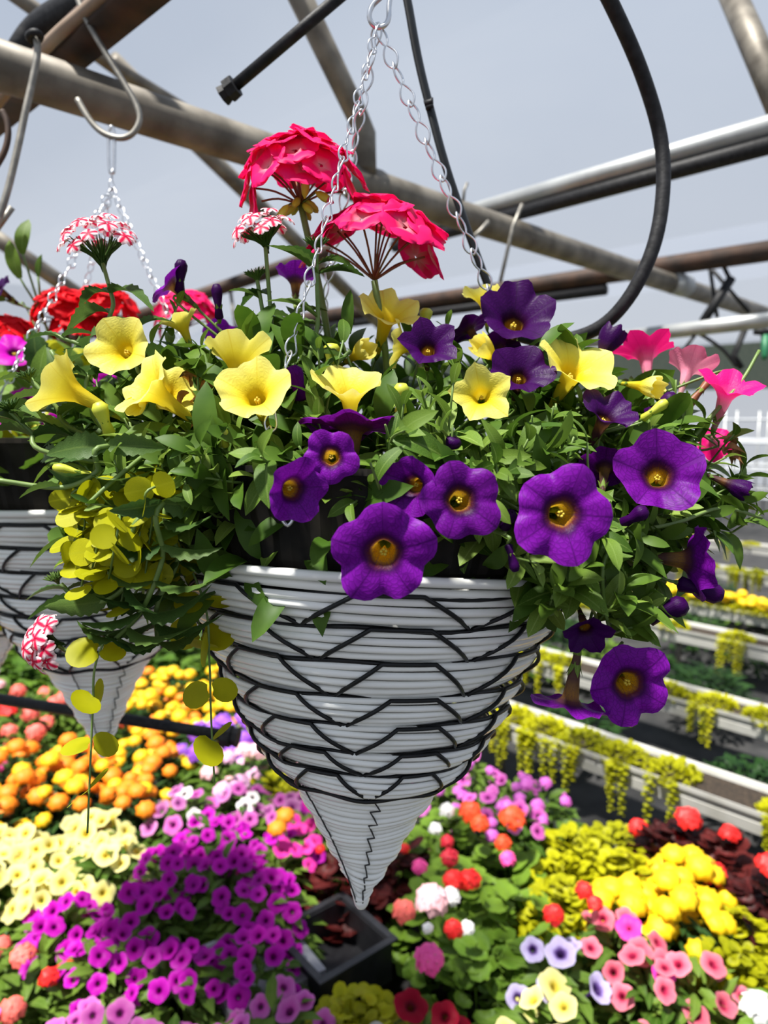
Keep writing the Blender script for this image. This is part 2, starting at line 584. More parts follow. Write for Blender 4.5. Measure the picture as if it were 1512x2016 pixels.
# ------------------------------------------------------------------ flower and leaf shapes
def petunia(R_=1.0, tube_len=1.1, cup=.35, rec=.22, notch=.10, point=.03, ruffle=.04, crease=.10, r1=.2, nth=50, nr=14, seed=0, droop=0.0, close=0.0):
    rg = random.Random(seed)
    ph = rg.uniform(0, 6.28)
    amp = [rg.uniform(.86, 1.08) for _ in range(5)]
    tilt = [rg.uniform(-.10, .12) for _ in range(5)]
    v, f, uv = [], [], []
    for i in range(nr + 1):
        t_ = i / nr
        for k in range(nth):
            th = 2 * pi * k / nth
            a = abs(math.sin(2.5 * th))
            kk = (th / (2 * pi) * 5)
            k0 = int(math.floor(kk)) % 5
            fr_ = kk - math.floor(kk)
            w_ = fr_ * fr_ * (3 - 2 * fr_)
            # lobe value centred at integers
            lobe = amp[k0] * (1 - w_) + amp[(k0 + 1) % 5] * w_
            tl_ = tilt[k0] * (1 - w_) + tilt[(k0 + 1) % 5] * w_
            if t_ < .45:
                q = t_ / .45
                r = .085 + (r1 - .085) * q ** 1.15
                z = -tube_len * (1 - q)
                r *= 1 - .08 * a
            else:
                s = (t_ - .45) / .55
                Rt = lobe * (1 - notch * a ** 5 + point * (1 - a) ** 4)
                r = r1 + (Rt - r1) * (1 - (1 - s) ** 1.15)
                z = cup * (s ** .8) - rec * s * s + tl_ * s * s
                z += ruffle * s * s * (math.sin(7 * th + ph) + .6 * math.sin(11 * th + 2 * ph))
                z -= crease * s * (a ** 10)
                z -= droop * s * s * max(0, -math.sin(th))
                if close:
                    r *= 1 - close * s
                    z += close * .7 * s
            v.append(Vector((r * math.cos(th) * R_, r * math.sin(th) * R_, z * R_)))
            uv.append((k / nth, t_))
    for i in range(nr):
        for k in range(nth):
            l = (k + 1) % nth
            f.append((i * nth + k, i * nth + l, (i + 1) * nth + l, (i + 1) * nth + k))
    return v, f, uv


def leaf(w=.30, n=6, curve=.25, fold=.12, tipw=.9, serr=0.0, twist=0.0, p=1.0):
    v, f, uv = [], [], []
    for i in range(n + 1):
        t_ = i / n
        hw = w * .5 * (math.sin(pi * min(1, max(0, (t_ ** p) * .93 + .05))) ** tipw)
        if i == n:
            hw = .004
        if serr and i % 2 and i < n:
            hw *= 1 + serr
        z = -curve * t_ * t_ + .06 * math.sin(pi * t_)
        tw = twist * t_
        for j, s in enumerate((-1, 0, 1)):
            yy = hw * s
            zz = z + (fold * hw * 2 if s else 0)
            v.append(Vector((t_, yy * math.cos(tw) - 0, zz + yy * math.sin(tw))))
            uv.append((.5 + .5 * s, t_))
    for i in range(n):
        for j in range(2):
            a = i * 3 + j
            f.append((a, a + 3, a + 4, a + 1))
    return v, f, uv


def roundleaf(n=10, cup=.1, scallop=0.0, notch=.25, L0=.0):
    """round leaf, base at origin, blade centre at x=.5"""
    v = [Vector((.12 + L0, 0, 0))]
    uv = [(.5, 0)]
    f = []
    for i in range(n + 1):
        a = -pi + 2 * pi * i / n
        r = .5 * (1 + (scallop if i % 2 else -scallop))
        x = .5 + r * math.cos(a)
        y = r * math.sin(a)
        if i in (0, n):
            x = .5 - .5 + notch
            y = 0.0
        v.append(Vector((x + L0, y, cup * (r * r * 2 - .3) - .12 * x * x)))
        uv.append((.5 + .49 * math.sin(a), .5 + .5 * math.cos(a)))
    for i in range(1, n + 1):
        f.append((0, i, i + 1))
    return v, f, uv


def floret(n=5, w=.62, notch=.0, cup=.25, rows=4, seed=0, inner=.06):
    """n separate petals, radius 1, facing +Z"""
    rg = random.Random(seed)
    v, f, uv = [], [], []
    for k in range(n):
        a0 = 2 * pi * k / n + rg.uniform(-.08, .08)
        c_ = cup + rg.uniform(-.1, .1)
        o = len(v)
        sc = rg.uniform(.9, 1.06)
        for i in range(rows + 1):
            t_ = i / rows
            r = inner + (1 - inner) * t_ * sc
            hw = w * .92 * math.sin(pi * (.07 + .80 * t_)) ** .75
            for s in (-1, -.5, 0, .5, 1):
                rr_ = r - t_ ** 4 * (.20 * s * s + notch * (1 - abs(s)) ** 1.5)
                z = c_ * t_ - .28 * t_ * t_ - .10 * t_ * s * s + .015 * k
                v.append(Vector((rr_ * math.cos(a0) - hw * s * math.sin(a0), rr_ * math.sin(a0) + hw * s * math.cos(a0), z)))
                uv.append((.5 + .5 * s, t_))
        for i in range(rows):
            for j in range(4):
                a = o + i * 5 + j
                f.append((a, a + 5, a + 6, a + 1))
    return v, f, uv


def marigold(seed=0):
    rg = random.Random(seed)
    v, f = [], []
    rings = [(0.05, .62), (.35, .62), (.62, .50), (.84, .28), (1.0, .02), (.9, -.16), (.45, -.25)]
    seg = 16
    for i, (r, z) in enumerate(rings):
        for k in range(seg):
            a = 2 * pi * (k + .5 * (i % 2)) / seg
            b = (1.10 if k % 2 else .90) if 0 < i < 6 else 1
            v.append(Vector((r * b * math.cos(a), r * b * math.sin(a), z + (.07 if (k + i) % 2 else -.07) * (1 if i < 5 else 0) + rg.uniform(-.03, .03))))
    for i in range(len(rings) - 1):
        for k in range(seg):
            l = (k + 1) % seg
            f.append((i * seg + k, (i + 1) * seg + k, (i + 1) * seg + l, i * seg + l))
    f.append(tuple(range(seg)))
    return v, f, None


def umbel(nf=16, seed=0, dome=.9, fr=.42, np_=5):
    """ball-topped flower head of joined small florets, radius about 1"""
    rg = random.Random(seed)
    b = MB()
    for i in range(nf):
        z = 1 - (i + .5) / nf * dome
        a = i * 2.399
        r = math.sqrt(max(0, 1 - z * z))
        d = Vector((r * math.cos(a), r * math.sin(a), z))
        b.add(floret(np_, .6, 0, .2, 2, seed * 50 + i), aim(d * .7, d + Vector((rg.uniform(-.3, .3), rg.uniform(-.3, .3), .1)), rg.uniform(0, 6), fr))
    return b.v, b.f, b.uv


# ------------------------------------------------------------------ the greenhouse shell
def ab(a, b, z):
    p = E1 * a + E2 * b
    return Vector((p.x, p.y, z))


A0, A1, B0, B1 = -4.0, 15.5, -4.0, 17.0


def structure(name, geo_mb, *mats, smooth=True):
    return place(name, geo_mb.mesh(name, *mats, smooth=smooth), I4, None, kind='structure')


structure('floor', MB().add(([ab(A0, B0, 0), ab(A1, B0, 0), ab(A1, B1, 0), ab(A0, B1, 0)], [(0, 1, 2, 3)], None)), 'fabric')
v, f = [], []
na = 48
for i in range(na + 1):
    a = A0 + (A1 - A0) * i / na
    q = ((a - A0) / 6.5) % 1.0
    if i == na:
        q = 1.0
    z = 2.9 + 1.3 * math.sin(pi * q)
    v += [ab(a, B0, z), ab(a, B1, z)]
for i in range(na):
    f.append((2 * i, 2 * i + 1, 2 * i + 3, 2 * i + 2))
structure('ceiling', MB().add((v, f, None)), 'film')


def wall(name, p, q, gable=False):
    v = [ab(p[0], p[1], 0), ab(q[0], q[1], 0)]
    top = []
    for i in range(49 if gable else 2):
        t_ = i / (48 if gable else 1)
        a = q[0] + (p[0] - q[0]) * t_
        b = q[1] + (p[1] - q[1]) * t_
        qq = ((a - A0) / 6.5) % 1.0
        top.append(ab(a, b, 2.9 + (1.3 * math.sin(pi * qq) if gable else 0)))
    v = v + top
    structure(name, MB().add((v, [tuple(range(len(v)))], None)), 'film', smooth=False)


wall('wall_back', (A0, B1), (A1, B1), True)
wall('wall_right', (A1, B0), (A1, B1))
wall('wall_left', (A0, B0), (A0, B1))
wall('wall_front', (A0, B0), (A1, B0), True)


# ------------------------------------------------------------------ pipes, rods, hoses of the roof frame
def pipe(name, pts, rad, mat, label, category='pipe', seg=12, parts=(), group=None, sm=False, sy=1.0):
    base = Vector(pts[0])
    t_ = thing(name, base, label, category, group)
    pth = smoothpath(pts, 6) if sm else [Vector(p) for p in pts]
    place('tube', MB().add(tube(pth, rad, seg, sy=sy)).mesh('tube', mat), I4, t_)
    for nm, ps, r_, mt in parts:
        place(nm, MB().add(tube([Vector(p) for p in ps], r_, 14)).mesh(nm, mt), I4, t_)
    return t_


def ext(p, q, a=0.0, b=0.0):
    d = q - p
    return p - d * a, q + d * b


HB = 0.486
b0, b1 = ext(H(0, 130, HB), H(1450, 600, HB), .4, .5)
bj = H(720, 365, HB)
bj2 = H(1338, 560, HB)
pipe('roof_beam', [b0, b1], .0335, 'pipe', 'thick grey brown galvanised pipe beam running over the hanging baskets', 'pipe', 16,
     [('sleeve', [bj - E1 * .035, bj + E1 * .035], .038, 'pipe'), ('sleeve', [bj2 - E1 * .05, bj2 + E1 * .05], .040, 'pipe_light')])
c0, c1 = ext(H(0, 215, .56), H(240, 5, .56), .5, .6)
pipe('cross_beam', [c0, c1], .032, 'rust', 'dark brown steel bar crossing over the thick pipe beam', 'pipe', 4)
pipe('water_hose', [H(-60, 260, .60), H(25, 125, .62), H(75, 55, .66), H(150, 8, .66), H(260, -50, .66)], .022, 'rubber', 'thick black hose lying along the dark brown bar', 'hose', 14, sm=True)
pipe('cable', [H(-20, 220, .50), H(45, 140, .54), H(110, 72, .55), H(165, 25, .56), H(260, -60, .56)], .0095, 'tan_cable', 'tan cable strapped along the dark brown bar', 'cable', 10, sm=True)
pipe('brace_pipe', [W(-40, -60, 1.5), W(225, 132, 1.75), W(420, 250, 2.0)], .017, 'pipe', 'thin grey brace pipe behind the thick black hose', 'pipe')
pipe('brace_pipe', [W(560, -70, 1.28), W(703, 228, 1.47), W(718, 262, 1.49), W(719, 340, 1.47)], .023, 'pipe', 'grey brace pipe bending down onto the sleeve of the thick beam', 'pipe', sm=False)
pipe('brace_pipe', list(ext(W(380, 276, 2.3), W(720, 610, 3.2), 0.3, .5)), .027, 'pipe', 'slim grey pipe slanting down behind the pink geranium stems', 'pipe')
pipe('brace_pipe', [W(-40, 446, 2.4), W(60, 515, 2.5), W(240, 640, 2.7)], .028, 'pipe', 'slim grey pipe slanting down behind the red geranium', 'pipe')
pipe('brace_pipe', [W(1420, -60, 1.9), W(1540, 215, 1.6)], .031, 'pipe', 'grey brace pipe dropping beside the pale cross pipe', 'pipe')
d0, d1 = ext(H(820, 448, HB + .10), H(1512, 248, HB + .10), .1, .3)
pipe('cross_pipe', [d0, d1], .021, 'pipe_light', 'pale galvanised cross pipe paired with a black water pipe', 'pipe', 14)
pipe('water_pipe', [d0 + Vector((0, 0, -.038)), d1 + Vector((0, 0, -.038))], .0185, 'rubber', 'straight black water pipe slung under the pale cross pipe', 'pipe', 14)
d0, d1 = ext(H(640, 622, .55), H(1512, 494, .55), .35, .3)
pipe('cross_beam', [d0, d1], .034, 'rust', 'rusty brown steel bar running behind the purple petunias', 'pipe', 12,
     [('conduit', [d0 + Vector((0, 0, -.055)), d0 + (d1 - d0) * .66 + Vector((0, 0, -.055))], .022, 'rubber')])
d0, d1 = ext(H(1225, 664, .30), H(1512, 630, .30), .3, .3)
pipe('rail_pipe', [d0, d1], .024, 'pipe_light', 'pale steel rail pipe behind the pink petunias', 'pipe', 14)
d0, d1 = ext(W(280, 620, 2.6), W(500, 545, 2.4), 1.5, .6)
pipe('rail_pipe', [d0, d1], .022, 'rust', 'dark rail pipe behind the purple trumpet and verbena', 'pipe', 12,
     [('hanger_wire', [W(452, 560, 2.45), W(470, 690, 2.45)], .006, 'dull_wire')])
# dark struts right
for pts, r_, lb in (([W(1440, 548, 2.5), W(1385, 632, 2.5)], .016, 'short dark strut leaning against the pale rail pipe'),
                    ([W(1398, 530, 2.55), W(1412, 625, 2.55)], .007, 'thin upright rod between rusty bar and rail pipe'),
                    ([W(1403, 532, 2.55), W(1475, 615, 2.55)], .007, 'thin rod slanting under the rusty bar'),
                    ([W(1425, 525, 2.5), W(1438, 552, 2.5)], .008, 'stub of rod hanging from the rusty bar'),
                    ([W(1470, 640, 2.4), W(1445, 700, 2.4), W(1460, 725, 2.4)], .011, 'bent dark bracket beneath the pale rail pipe'),
                    ([W(1372, 655, 2.4), W(1345, 690, 2.4)], .006, 'thin wire leg under the pale rail pipe')):
    pipe('strut', pts, r_, 'rubber', lb, 'strut', 8)
pipe('drip_wire', [W(1372, 655, 2.4), W(1395, 668, 2.4), W(1425, 690, 2.4), W(1450, 722, 2.4)], .006, 'rubber', 'curved dark wire sagging beneath the pale rail pipe', 'wire', 6, sm=True)
pipe('wire_hook', [W(1028, 402, 1.7), W(1010, 445, 1.7), W(985, 555, 1.7)], .0045, 'dull_wire', 'straight wire hanging from the black water pipe', 'wire', 6)
pipe('wire_hook', [W(920, 360, 1.6), W(914, 375, 1.6), W(912, 395, 1.6)], .0035, 'dull_wire', 'wire end poking above the thick beam', 'wire', 6)
pipe('wire_hook', [W(962, 436, 1.6), W(945, 455, 1.6), W(925, 472, 1.6)], .005, 'dull_wire', 'short wire tail below the thick beam', 'wire', 6)
# black hose loop, black tube, black rods with caps
pipe('hose_loop', [W(1130, -130, .62), W(1200, 0, .65), W(1262, 140, .68), W(1300, 270, .70), W(1305, 380, .70), W(1285, 490, .70), W(1235, 590, .71), W(1170, 650, .73), W(1080, 672, .76), W(1000, 655, .765)],
     .0068, 'rubber', 'black drip hose hanging in a wide loop beside the basket', 'hose', 14, sm=True)
tb = pipe('drip_tube', [W(785, -80, .72), W(802, 0, .72), W(822, 110, .72), W(846, 210, .72), W(885, 350, .72), W(960, 560, .74), W(1000, 660, .76)], .0058, 'black_cord', 'straight black drip tube hanging behind the chain', 'tube', 12, sm=True, sy=.55)
place('clip', MB().add(tube([W(836, 206, .715), W(850, 200, .713), W(851, 192, .712)], [.004, .003, .001], 8)).mesh('clip', 'rubber'), I4, tb)
place('clip', MB().add(tube([W(838, 212, .715), W(853, 208, .713)], [.003, .0022], 8)).mesh('clip', 'rubber'), I4, tb)


def riser(p, q, r_, label):
    t_ = thing('irrigation_rod', p, label, 'rod')
    d = (q - p).normalized()
    place('tube', MB().add(tube([p, q], r_, 12)).mesh('tube', 'rubber'), I4, t_)
    place('end_cap', MB().add(tube([q - d * r_ * 1.5, q - d * r_ * 1.4, q + d * r_ * .3, q + d * r_ * .4, q + d * r_ * 1.6, q + d * r_ * 1.7],
                                  [r_ * 1.2, r_ * 1.9, r_ * 2.0, r_ * 1.5, r_ * 1.8, r_ * .9], 8)).mesh('end_cap', 'rubber', smooth=False), I4, t_)


riser(W(720, -50, .72), W(452, 178, .78), .0062, 'black rod with capped end pointing down above the geranium')
riser(W(-60, 1367, 1.35), W(452, 1449, 1.30), .0105, 'black rod with capped end lying above the marigolds')

# wire hooks near the thick beam
wh = thing('wire_hook', W(150, 0, 1.0), 'grey wire hook carrying the smaller hanging basket', 'hook')
pts = [W(x, y, 1.0) for x, y in ((120, -70), (148, -15), (170, 38), (210, 108), (245, 165), (268, 205), (275, 235), (262, 262), (238, 272), (205, 263), (178, 238), (152, 195))]
place('wire', MB().add(tube(smoothpath(pts, 6), .0042, 8)).mesh('wire', 'dull_wire'), I4, wh)
wh = thing('wire_hook', W(65, 70, .93), 'long dark wire hanging from a ring on the black hose', 'hook')
pts = [W(x, y, .93) for x, y in ((70, 66), (74, 100), (66, 150), (50, 220), (33, 300), (12, 385), (-20, 480))]
place('wire', MB().add(tube(smoothpath(pts, 6), .0046, 8)).mesh('wire', 'dull_wire'), I4, wh)
place('ring', MB().add(tube([W(68 + 12 * math.cos(a), 72 + 9 * math.sin(a), .93 + .012 * math.sin(a)) for a in [k * pi / 6 for k in range(12)]], .0045, 8, closed=True)).mesh('ring', 'rubber'), I4, wh)
pipe('wire_hook', [W(x, y, .9) for x, y in ((4, 218), (14, 240), (16, 268), (8, 300), (-12, 335))], .0038, 'rust', 'bent dark wire end under the brown bar', 'hook', 8, sm=True)
pipe('wire_hook', [W(24, 408, .95), W(-10, 455, .95)], .0042, 'dull_wire', 'straight wire tip beside the long dark wire', 'hook', 8)
pipe('wire_hook', [W(250, -30, 1.1), W(268, 8, 1.1)], .0035, 'dull_wire', 'short wire tip hanging beside the dark brown bar', 'hook', 8)

# ------------------------------------------------------------------ woven cone baskets
PX = .62 / F
PROF = [(1100, 378), (1112, 376), (1143, 361), (1200, 330), (1252, 305), (1314, 275), (1365, 252), (1417, 224), (1462, 194), (1512, 166), (1560, 135), (1624, 94), (1700, 52), (1750, 26), (1785, 9)]
ZS = 1.02


def prof(z):
    y = 1110 - z / (PX * ZS)
    for (y0, r0), (y1, r1) in zip(PROF, PROF[1:]):
        if y <= y1:
            t_ = max(0, (y - y0) / (y1 - y0))
            return (r0 + (r1 - r0) * t_) * PX
    return PROF[-1][1] * PX


def yz(y):
    return -(y - 1110) * PX * ZS


BANDS = [(1112, 1143, 2), (1143, 1196, 4), (1196, 1252, 5), (1252, 1314, 5), (1314, 1365, 5), (1365, 1417, 5), (1417, 1462, 4), (1462, 1512, 5)]
basket_parts = []
for bi, (y0, y1, n) in enumerate(BANDS):
    z0, z1 = yz(y0), yz(y1)
    rs = abs(z1 - z0) / n / 2 * 1.03
    off = .0035 * math.sin(bi * 2.3)
    for k in range(n):
        q = (k + .5) / n
        z = z0 + (z1 - z0) * q
        r = prof(z) - rs + .0088 * math.sin(pi * min(1, q * .85 + .18)) + .002
        pth = []
        for j in range(64):
            a = 2 * pi * j / 64
            zz = z + .0012 * math.sin(2 * a + bi) + .0008 * math.sin(3 * a + k)
            rr_ = r + .0010 * math.sin(3 * a + bi * 1.7)
            pth.append(Vector((rr_ * math.cos(a), rr_ * math.sin(a), zz)))
        basket_parts.append(('cord_ring', MB().add(tube(pth, rs, 6, closed=True)).mesh('cord_ring', 'white_cord')))
    # lacing: a dark cord that zigzags over the band and runs along its lower edge
    nv = 8
    pth = []
    for j in range(nv * 18):
        a = 2 * pi * j / (nv * 18) + bi * .06
        ph = (j % 18) / 18
        tri = min(1, abs(2 * ph - 1) * 1.5)           # 0 at lower corner, 1 along the upper edge
        z = z1 + (z0 - z1) * (tri * 1.04 - .02)
        r = prof(z) + .0038 + .0088 * math.sin(pi * min(1, max(0, (1 - tri) * .85 + .18)))
        pth.append(Vector((r * math.cos(a), r * math.sin(a), z)))
    if bi:
        basket_parts.append(('lacing', MB().add(tube(pth, .0016, 6, closed=True)).mesh('lacing', 'black_cord')))
    pth = []
    for j in range(72):
        a = 2 * pi * j / 72
        r = prof(z1) + .0050 + .0010 * math.sin(4 * a + bi)
        pth.append(Vector((r * math.cos(a), r * math.sin(a), z1 + .0014 * math.sin(8 * a + .5 * pi + bi * .06 * 8))))
    basket_parts.append(('edge_cord', MB().add(tube(pth, .0017, 6, closed=True)).mesh('edge_cord', 'black_cord')))
zt, zb = yz(1513), yz(1776)
z = zt
k = 0
while z > zb:
    q = (zt - z) / (zt - zb)
    rs = .0026 + .0005 * math.sin(k * 1.9)
    r = max(.0035, prof(z) - rs + .0012 * math.sin(k * 1.4))
    pth = []
    for j in range(40):
        a = 2 * pi * j / 40
        zz = z + (.0022 * q + .0006) * math.sin(a * 2 + k * .35)
        rr_ = r * (1 + .03 * q * math.cos(4 * a + .6))
        pth.append(Vector((rr_ * math.cos(a), rr_ * math.sin(a), zz)))
    basket_parts.append(('cord_ring', MB().add(tube(pth, rs, 6, closed=True)).mesh('cord_ring', 'white_cord')))
    z -= rs * 1.85
    k += 1
for a0, st in ((-pi / 2 + .12, -1), (-pi / 2 - .75, 0), (pi / 4, 1), (pi * .8, 0)):
    pth = []
    n = 8
    for i in range(n):
        za, zb_ = zt + (zb - zt) * i / n, zt + (zb - zt) * (i + .93) / n
        for zz, da in ((za, -.06 * (st != 0)), ((za + zb_) / 2, 0), (zb_, .06 * (st != 0))):
            r = prof(zz) + .0012
            a = a0 + da + (.02 * i if st == 0 else -.0 * i)
            pth.append(Vector((r * math.cos(a), r * math.sin(a), zz)))
    basket_parts.append(('stitching', MB().add(tube(pth, .0007, 5)).mesh('stitching', 'thread')))
ztip = yz(1785)
basket_parts.append(('tip_knot', MB().add(lathe([(.0005, .008), (.006, .006), (.0072, .001), (.0058, -.004), (.0038, -.007), (.0008, -.0085)], 12), Matrix.Translation((0, 0, ztip + .004))).mesh('tip_knot', 'white_cord')))
basket_parts.append(('liner', MB().add(lathe([(.01, -.20), (.10, -.075), (.153, -.004), (.1575, .0), (.1595, .004), (.176, .060), (.1795, .060), (.1795, .0645), (.1735, .0645), (.150, .012)], 144, .0016, 1)).mesh('liner', 'liner', smooth=False)))
basket_parts.append(('soil', MB().add(lathe([(.158, .035), (.12, .052), (.06, .06), (.0, .063)], 28)).mesh('soil', 'soil')))


def basket(mx, label):
    t_ = thing('hanging_basket', None, label, 'hanging basket', 'cone baskets hung from the roof', mx)
    for nm, me in basket_parts:
        place(nm, me, mx, t_)
    return t_


BC = W(742, 1094, .62)
BMX = Matrix.Translation(BC) @ Matrix.Rotation(math.radians(2.6), 4, 'Y') @ Matrix.Rotation(math.radians(-7), 4, 'X')
basket(BMX, 'large white woven cone basket laced in black, with purple and yellow petunias')
B2T = W(203, 1485, .96)
B2 = B2T - Vector((0, 0, ztip * 1.16))
B2MX = Matrix.Translation(B2) @ Matrix.Rotation(.7, 4, 'Z') @ Matrix.Diagonal((1, 1, 1.16, 1))
basket(B2MX, 'white woven cone basket hung behind, with red geranium and lime creeping jenny')
B3 = W(-35, 1395, 1.24) - Vector((0, 0, ztip * 1.16))
B3MX = Matrix.Translation(B3) @ Matrix.Rotation(1.3, 4, 'Z') @ Matrix.Diagonal((1, 1, 1.16, 1))
basket(B3MX, 'white woven cone basket half hidden beyond the red geranium basket')


# ------------------------------------------------------------------ chains
def jack_link():
    pth = []
    n = 44
    for i in range(n):
        s = 2 * pi * i / n
        z = -.5 * math.cos(s)
        side = 1 if s < pi else -1
        u = abs(z) / .5
        amp = .125 * (math.sin(pi * min(1, u ** 1.15)) ** .75) + .028 * math.sqrt(max(0, 1 - u * u))
        if z > 0:
            amp *= .8
        a = (z + .5) * pi * .5
        pth.append(Vector((side * amp * math.cos(a), side * amp * math.sin(a), z)))
    return tube(pth, .0235, 6, closed=True)


LINK = MB().add(jack_link()).mesh('link', 'zinc')


def chain(parent, p, q, n, over=1.16):
    d = (q - p) / n
    ln = d.length * over
    for i in range(n):
        c = p + d * (i + .5)
        place('link', LINK, aim(c, -d, .9 + (i % 2) * .35, ln), parent)


ch = thing('basket_chain', W(745, 30, .6), 'bright zinc three-strand chain holding the large basket', 'chain')
hp = W(747, 46, .60)
pts = [W(x, y, dd) for x, y, dd in ((790, -60, .6), (772, -20, .6), (766, 10, .6), (765, 36, .6), (757, 50, .6), (744, 54, .6), (732, 46, .598), (727, 30, .596), (734, 10, .595), (756, -12, .592), (775, -40, .59), (780, -70, .59))]
place('hook', MB().add(tube(smoothpath(pts, 6), .0022, 8)).mesh('hook', 'zinc'), I4, ch)
top = W(744, 52, .60)
rimF = BMX @ Vector((-.078, -.158, .062))
rimR = BMX @ Vector((.176, .030, .062))
rimB = BMX @ Vector((-.098, .146, .062))
for q, n in ((rimF, 14), (rimR, 13), (rimB, 13)):
    chain(ch, top, q, n)
# the end hook where the front strand grips the liner
ph = [W(x, y, .452) for x, y in ((566, 985), (558, 1003), (556, 1022), (566, 1034), (576, 1024), (579, 1008))]
place('end_hook', MB().add(tube(smoothpath(ph, 5), .0013, 6)).mesh('end_hook', 'zinc'), I4, ch)
ch2 = thing('basket_chain', W(218, 262, 1.0), 'zinc three-strand chain on the grey wire hook', 'chain')
p0 = W(219, 258, 1.0)
p1 = W(221, 340, 1.0)
pts = [p0 + Vector((-.003, 0, 0)), p0 + Vector((0, 0, .006)), p0 + Vector((.004, 0, -.004)), p1 + Vector((.003, 0, .006)), p1, p1 + Vector((-.004, 0, .006)), p0 + Vector((-.004, 0, -.004))]
place('hook', MB().add(tube(smoothpath(pts, 5), .0022, 8)).mesh('hook', 'zinc'), I4, ch2)
p2 = W(220, 372, 1.0)
chain(ch2, p1 + Vector((0, 0, .004)), p2, 1)
for a in (-1.9, .2, 2.3):
    chain(ch2, p2, B2 + Vector((.172 * math.cos(a), .172 * math.sin(a), .06)), 14)
# ------------------------------------------------------------------ plants of the large basket
EC = W(765, 965, .62)
EA = Vector((.295, .185, .150))


def shell(px, py, k=1.0):
    """front surface of the foliage mound under a pixel: point, outward normal"""
    d = ray(px, py)
    o_ = CAM - EC
    S = EA * k
    dd = Vector((d.x / S.x, d.y / S.y, d.z / S.z))
    oo = Vector((o_.x / S.x, o_.y / S.y, o_.z / S.z))
    a, b, c = dd.dot(dd), 2 * oo.dot(dd), oo.dot(oo) - 1
    disc = b * b - 4 * a * c
    t_ = (-b - math.sqrt(disc)) / (2 * a) if disc > 0 else -b / (2 * a)
    p = CAM + d * t_
    q = p - EC
    n = Vector((q.x / S.x ** 2, q.y / S.y ** 2, q.z / S.z ** 2)).normalized()
    return p, n


LEAFV = {}


def leafvars(key, mat, fn, n=5):
    LEAFV[key] = [MB().add(fn(i)).mesh('leaf', mat) for i in range(n)]


leafvars('petunia', 'leaf', lambda i: leaf(.36 + .03 * i, 7, .10 + .12 * i, .10 + .05 * (i % 3), .62, p=1.05, twist=.2 * (i - 2)))
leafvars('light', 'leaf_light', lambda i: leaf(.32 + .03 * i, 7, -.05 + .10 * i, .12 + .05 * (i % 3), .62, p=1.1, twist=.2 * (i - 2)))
leafvars('verbena', 'leaf_verbena', lambda i: leaf(.42 + .03 * i, 14, .12 + .12 * i, .22, .9, serr=.24, p=.8))
leafvars('geranium', 'leaf_geranium', lambda i: roundleaf(20, .18 + .05 * i, .05, .3))
leafvars('jenny', 'jenny', lambda i: roundleaf(14, -.25 + .14 * i, 0, .10))
leafvars('narrow', 'leaf', lambda i: leaf(.20, 5, -.1 + .1 * i, .15, .9))

PETV = {}
STY = dict(flat=dict(cup=.34, rec=.24, r1=.20), face=dict(cup=.42, rec=.30, r1=.26, notch=.15, crease=.15), cupd=dict(cup=.62, rec=.18, r1=.24, ruffle=.055, notch=.13, crease=.15),
           funnel=dict(cup=.85, rec=.18, r1=.24, notch=.12, crease=.14, ruffle=.06, tube_len=1.0), trumpet=dict(cup=1.0, rec=.35, r1=.24, notch=.12, tube_len=1.35, ruffle=.06),
           star=dict(cup=.75, rec=.25, r1=.24, notch=.20, point=.12, ruffle=.02, crease=.16), bud=dict(cup=.5, rec=.0, r1=.22, close=.85, tube_len=1.6, nth=30, nr=10),
           half=dict(cup=.7, rec=.0, r1=.24, close=.45, tube_len=1.2, ruffle=.07), field=dict(cup=.34, rec=.2, r1=.2, nth=20, nr=7, tube_len=.8),
           fieldcup=dict(cup=.6, rec=.2, r1=.22, nth=20, nr=7, tube_len=.9))


def petmesh(sty, mat, i):
    k = (sty, mat, i)
    if k not in PETV:
        PETV[k] = MB().add(petunia(seed=i * 31 + len(sty), **STY[sty])).mesh('flower', mat)
    return PETV[k]


def calyx_geo():
    b = MB()
    for k in range(5):
        a = 2 * pi * k / 5
        d = Vector((math.cos(a) * .45, math.sin(a) * .45, 1)).normalized()
        b.add(leaf(.22, 4, -.15, .2, .8), leafmx(Vector((math.cos(a) * .03, math.sin(a) * .03, 0)), d, Vector((-math.cos(a), -math.sin(a), .5)), .62, .7))
    b.add(tube([Vector((0, 0, -.12)), Vector((0, 0, 0)), Vector((0, 0, .12))], [.04, .085, .10], 8))
    return b.v, b.f, b.uv


CALYX = MB().add(calyx_geo()).mesh('calyx', 'leaf_light')
STAMEN = MB()
for k in range(5):
    a = 2 * pi * k / 5
    q = Vector((math.cos(a) * .05, math.sin(a) * .05, -.05 + .03 * (k % 2)))
    STAMEN.add(tube([Vector((0, 0, -.5)), q - Vector((0, 0, .12)), q, q + Vector((0, 0, .03))], [.012, .012, .035, .012], 6))
STAMEN = STAMEN.mesh('stamens', 'anther')


FLS = []


def hid(q):
    x, y, d = proj(q)
    return any(d < fd + .012 and (x - fx) ** 2 + (y - fy) ** 2 < fr_ * fr_ for fx, fy, fr_, fd in FLS)


def blocks(mx_):
    """would this leaf run through or lie over a bloom?"""
    for q in (.35, .7, 1.0):
        x, y, d = proj(mx_ @ Vector((q, 0, 0)))
        for fx, fy, fr_, fd in FLS:
            if d < fd + .012 and (x - fx) ** 2 + (y - fy) ** 2 < fr_ * fr_:
                return True
    return False


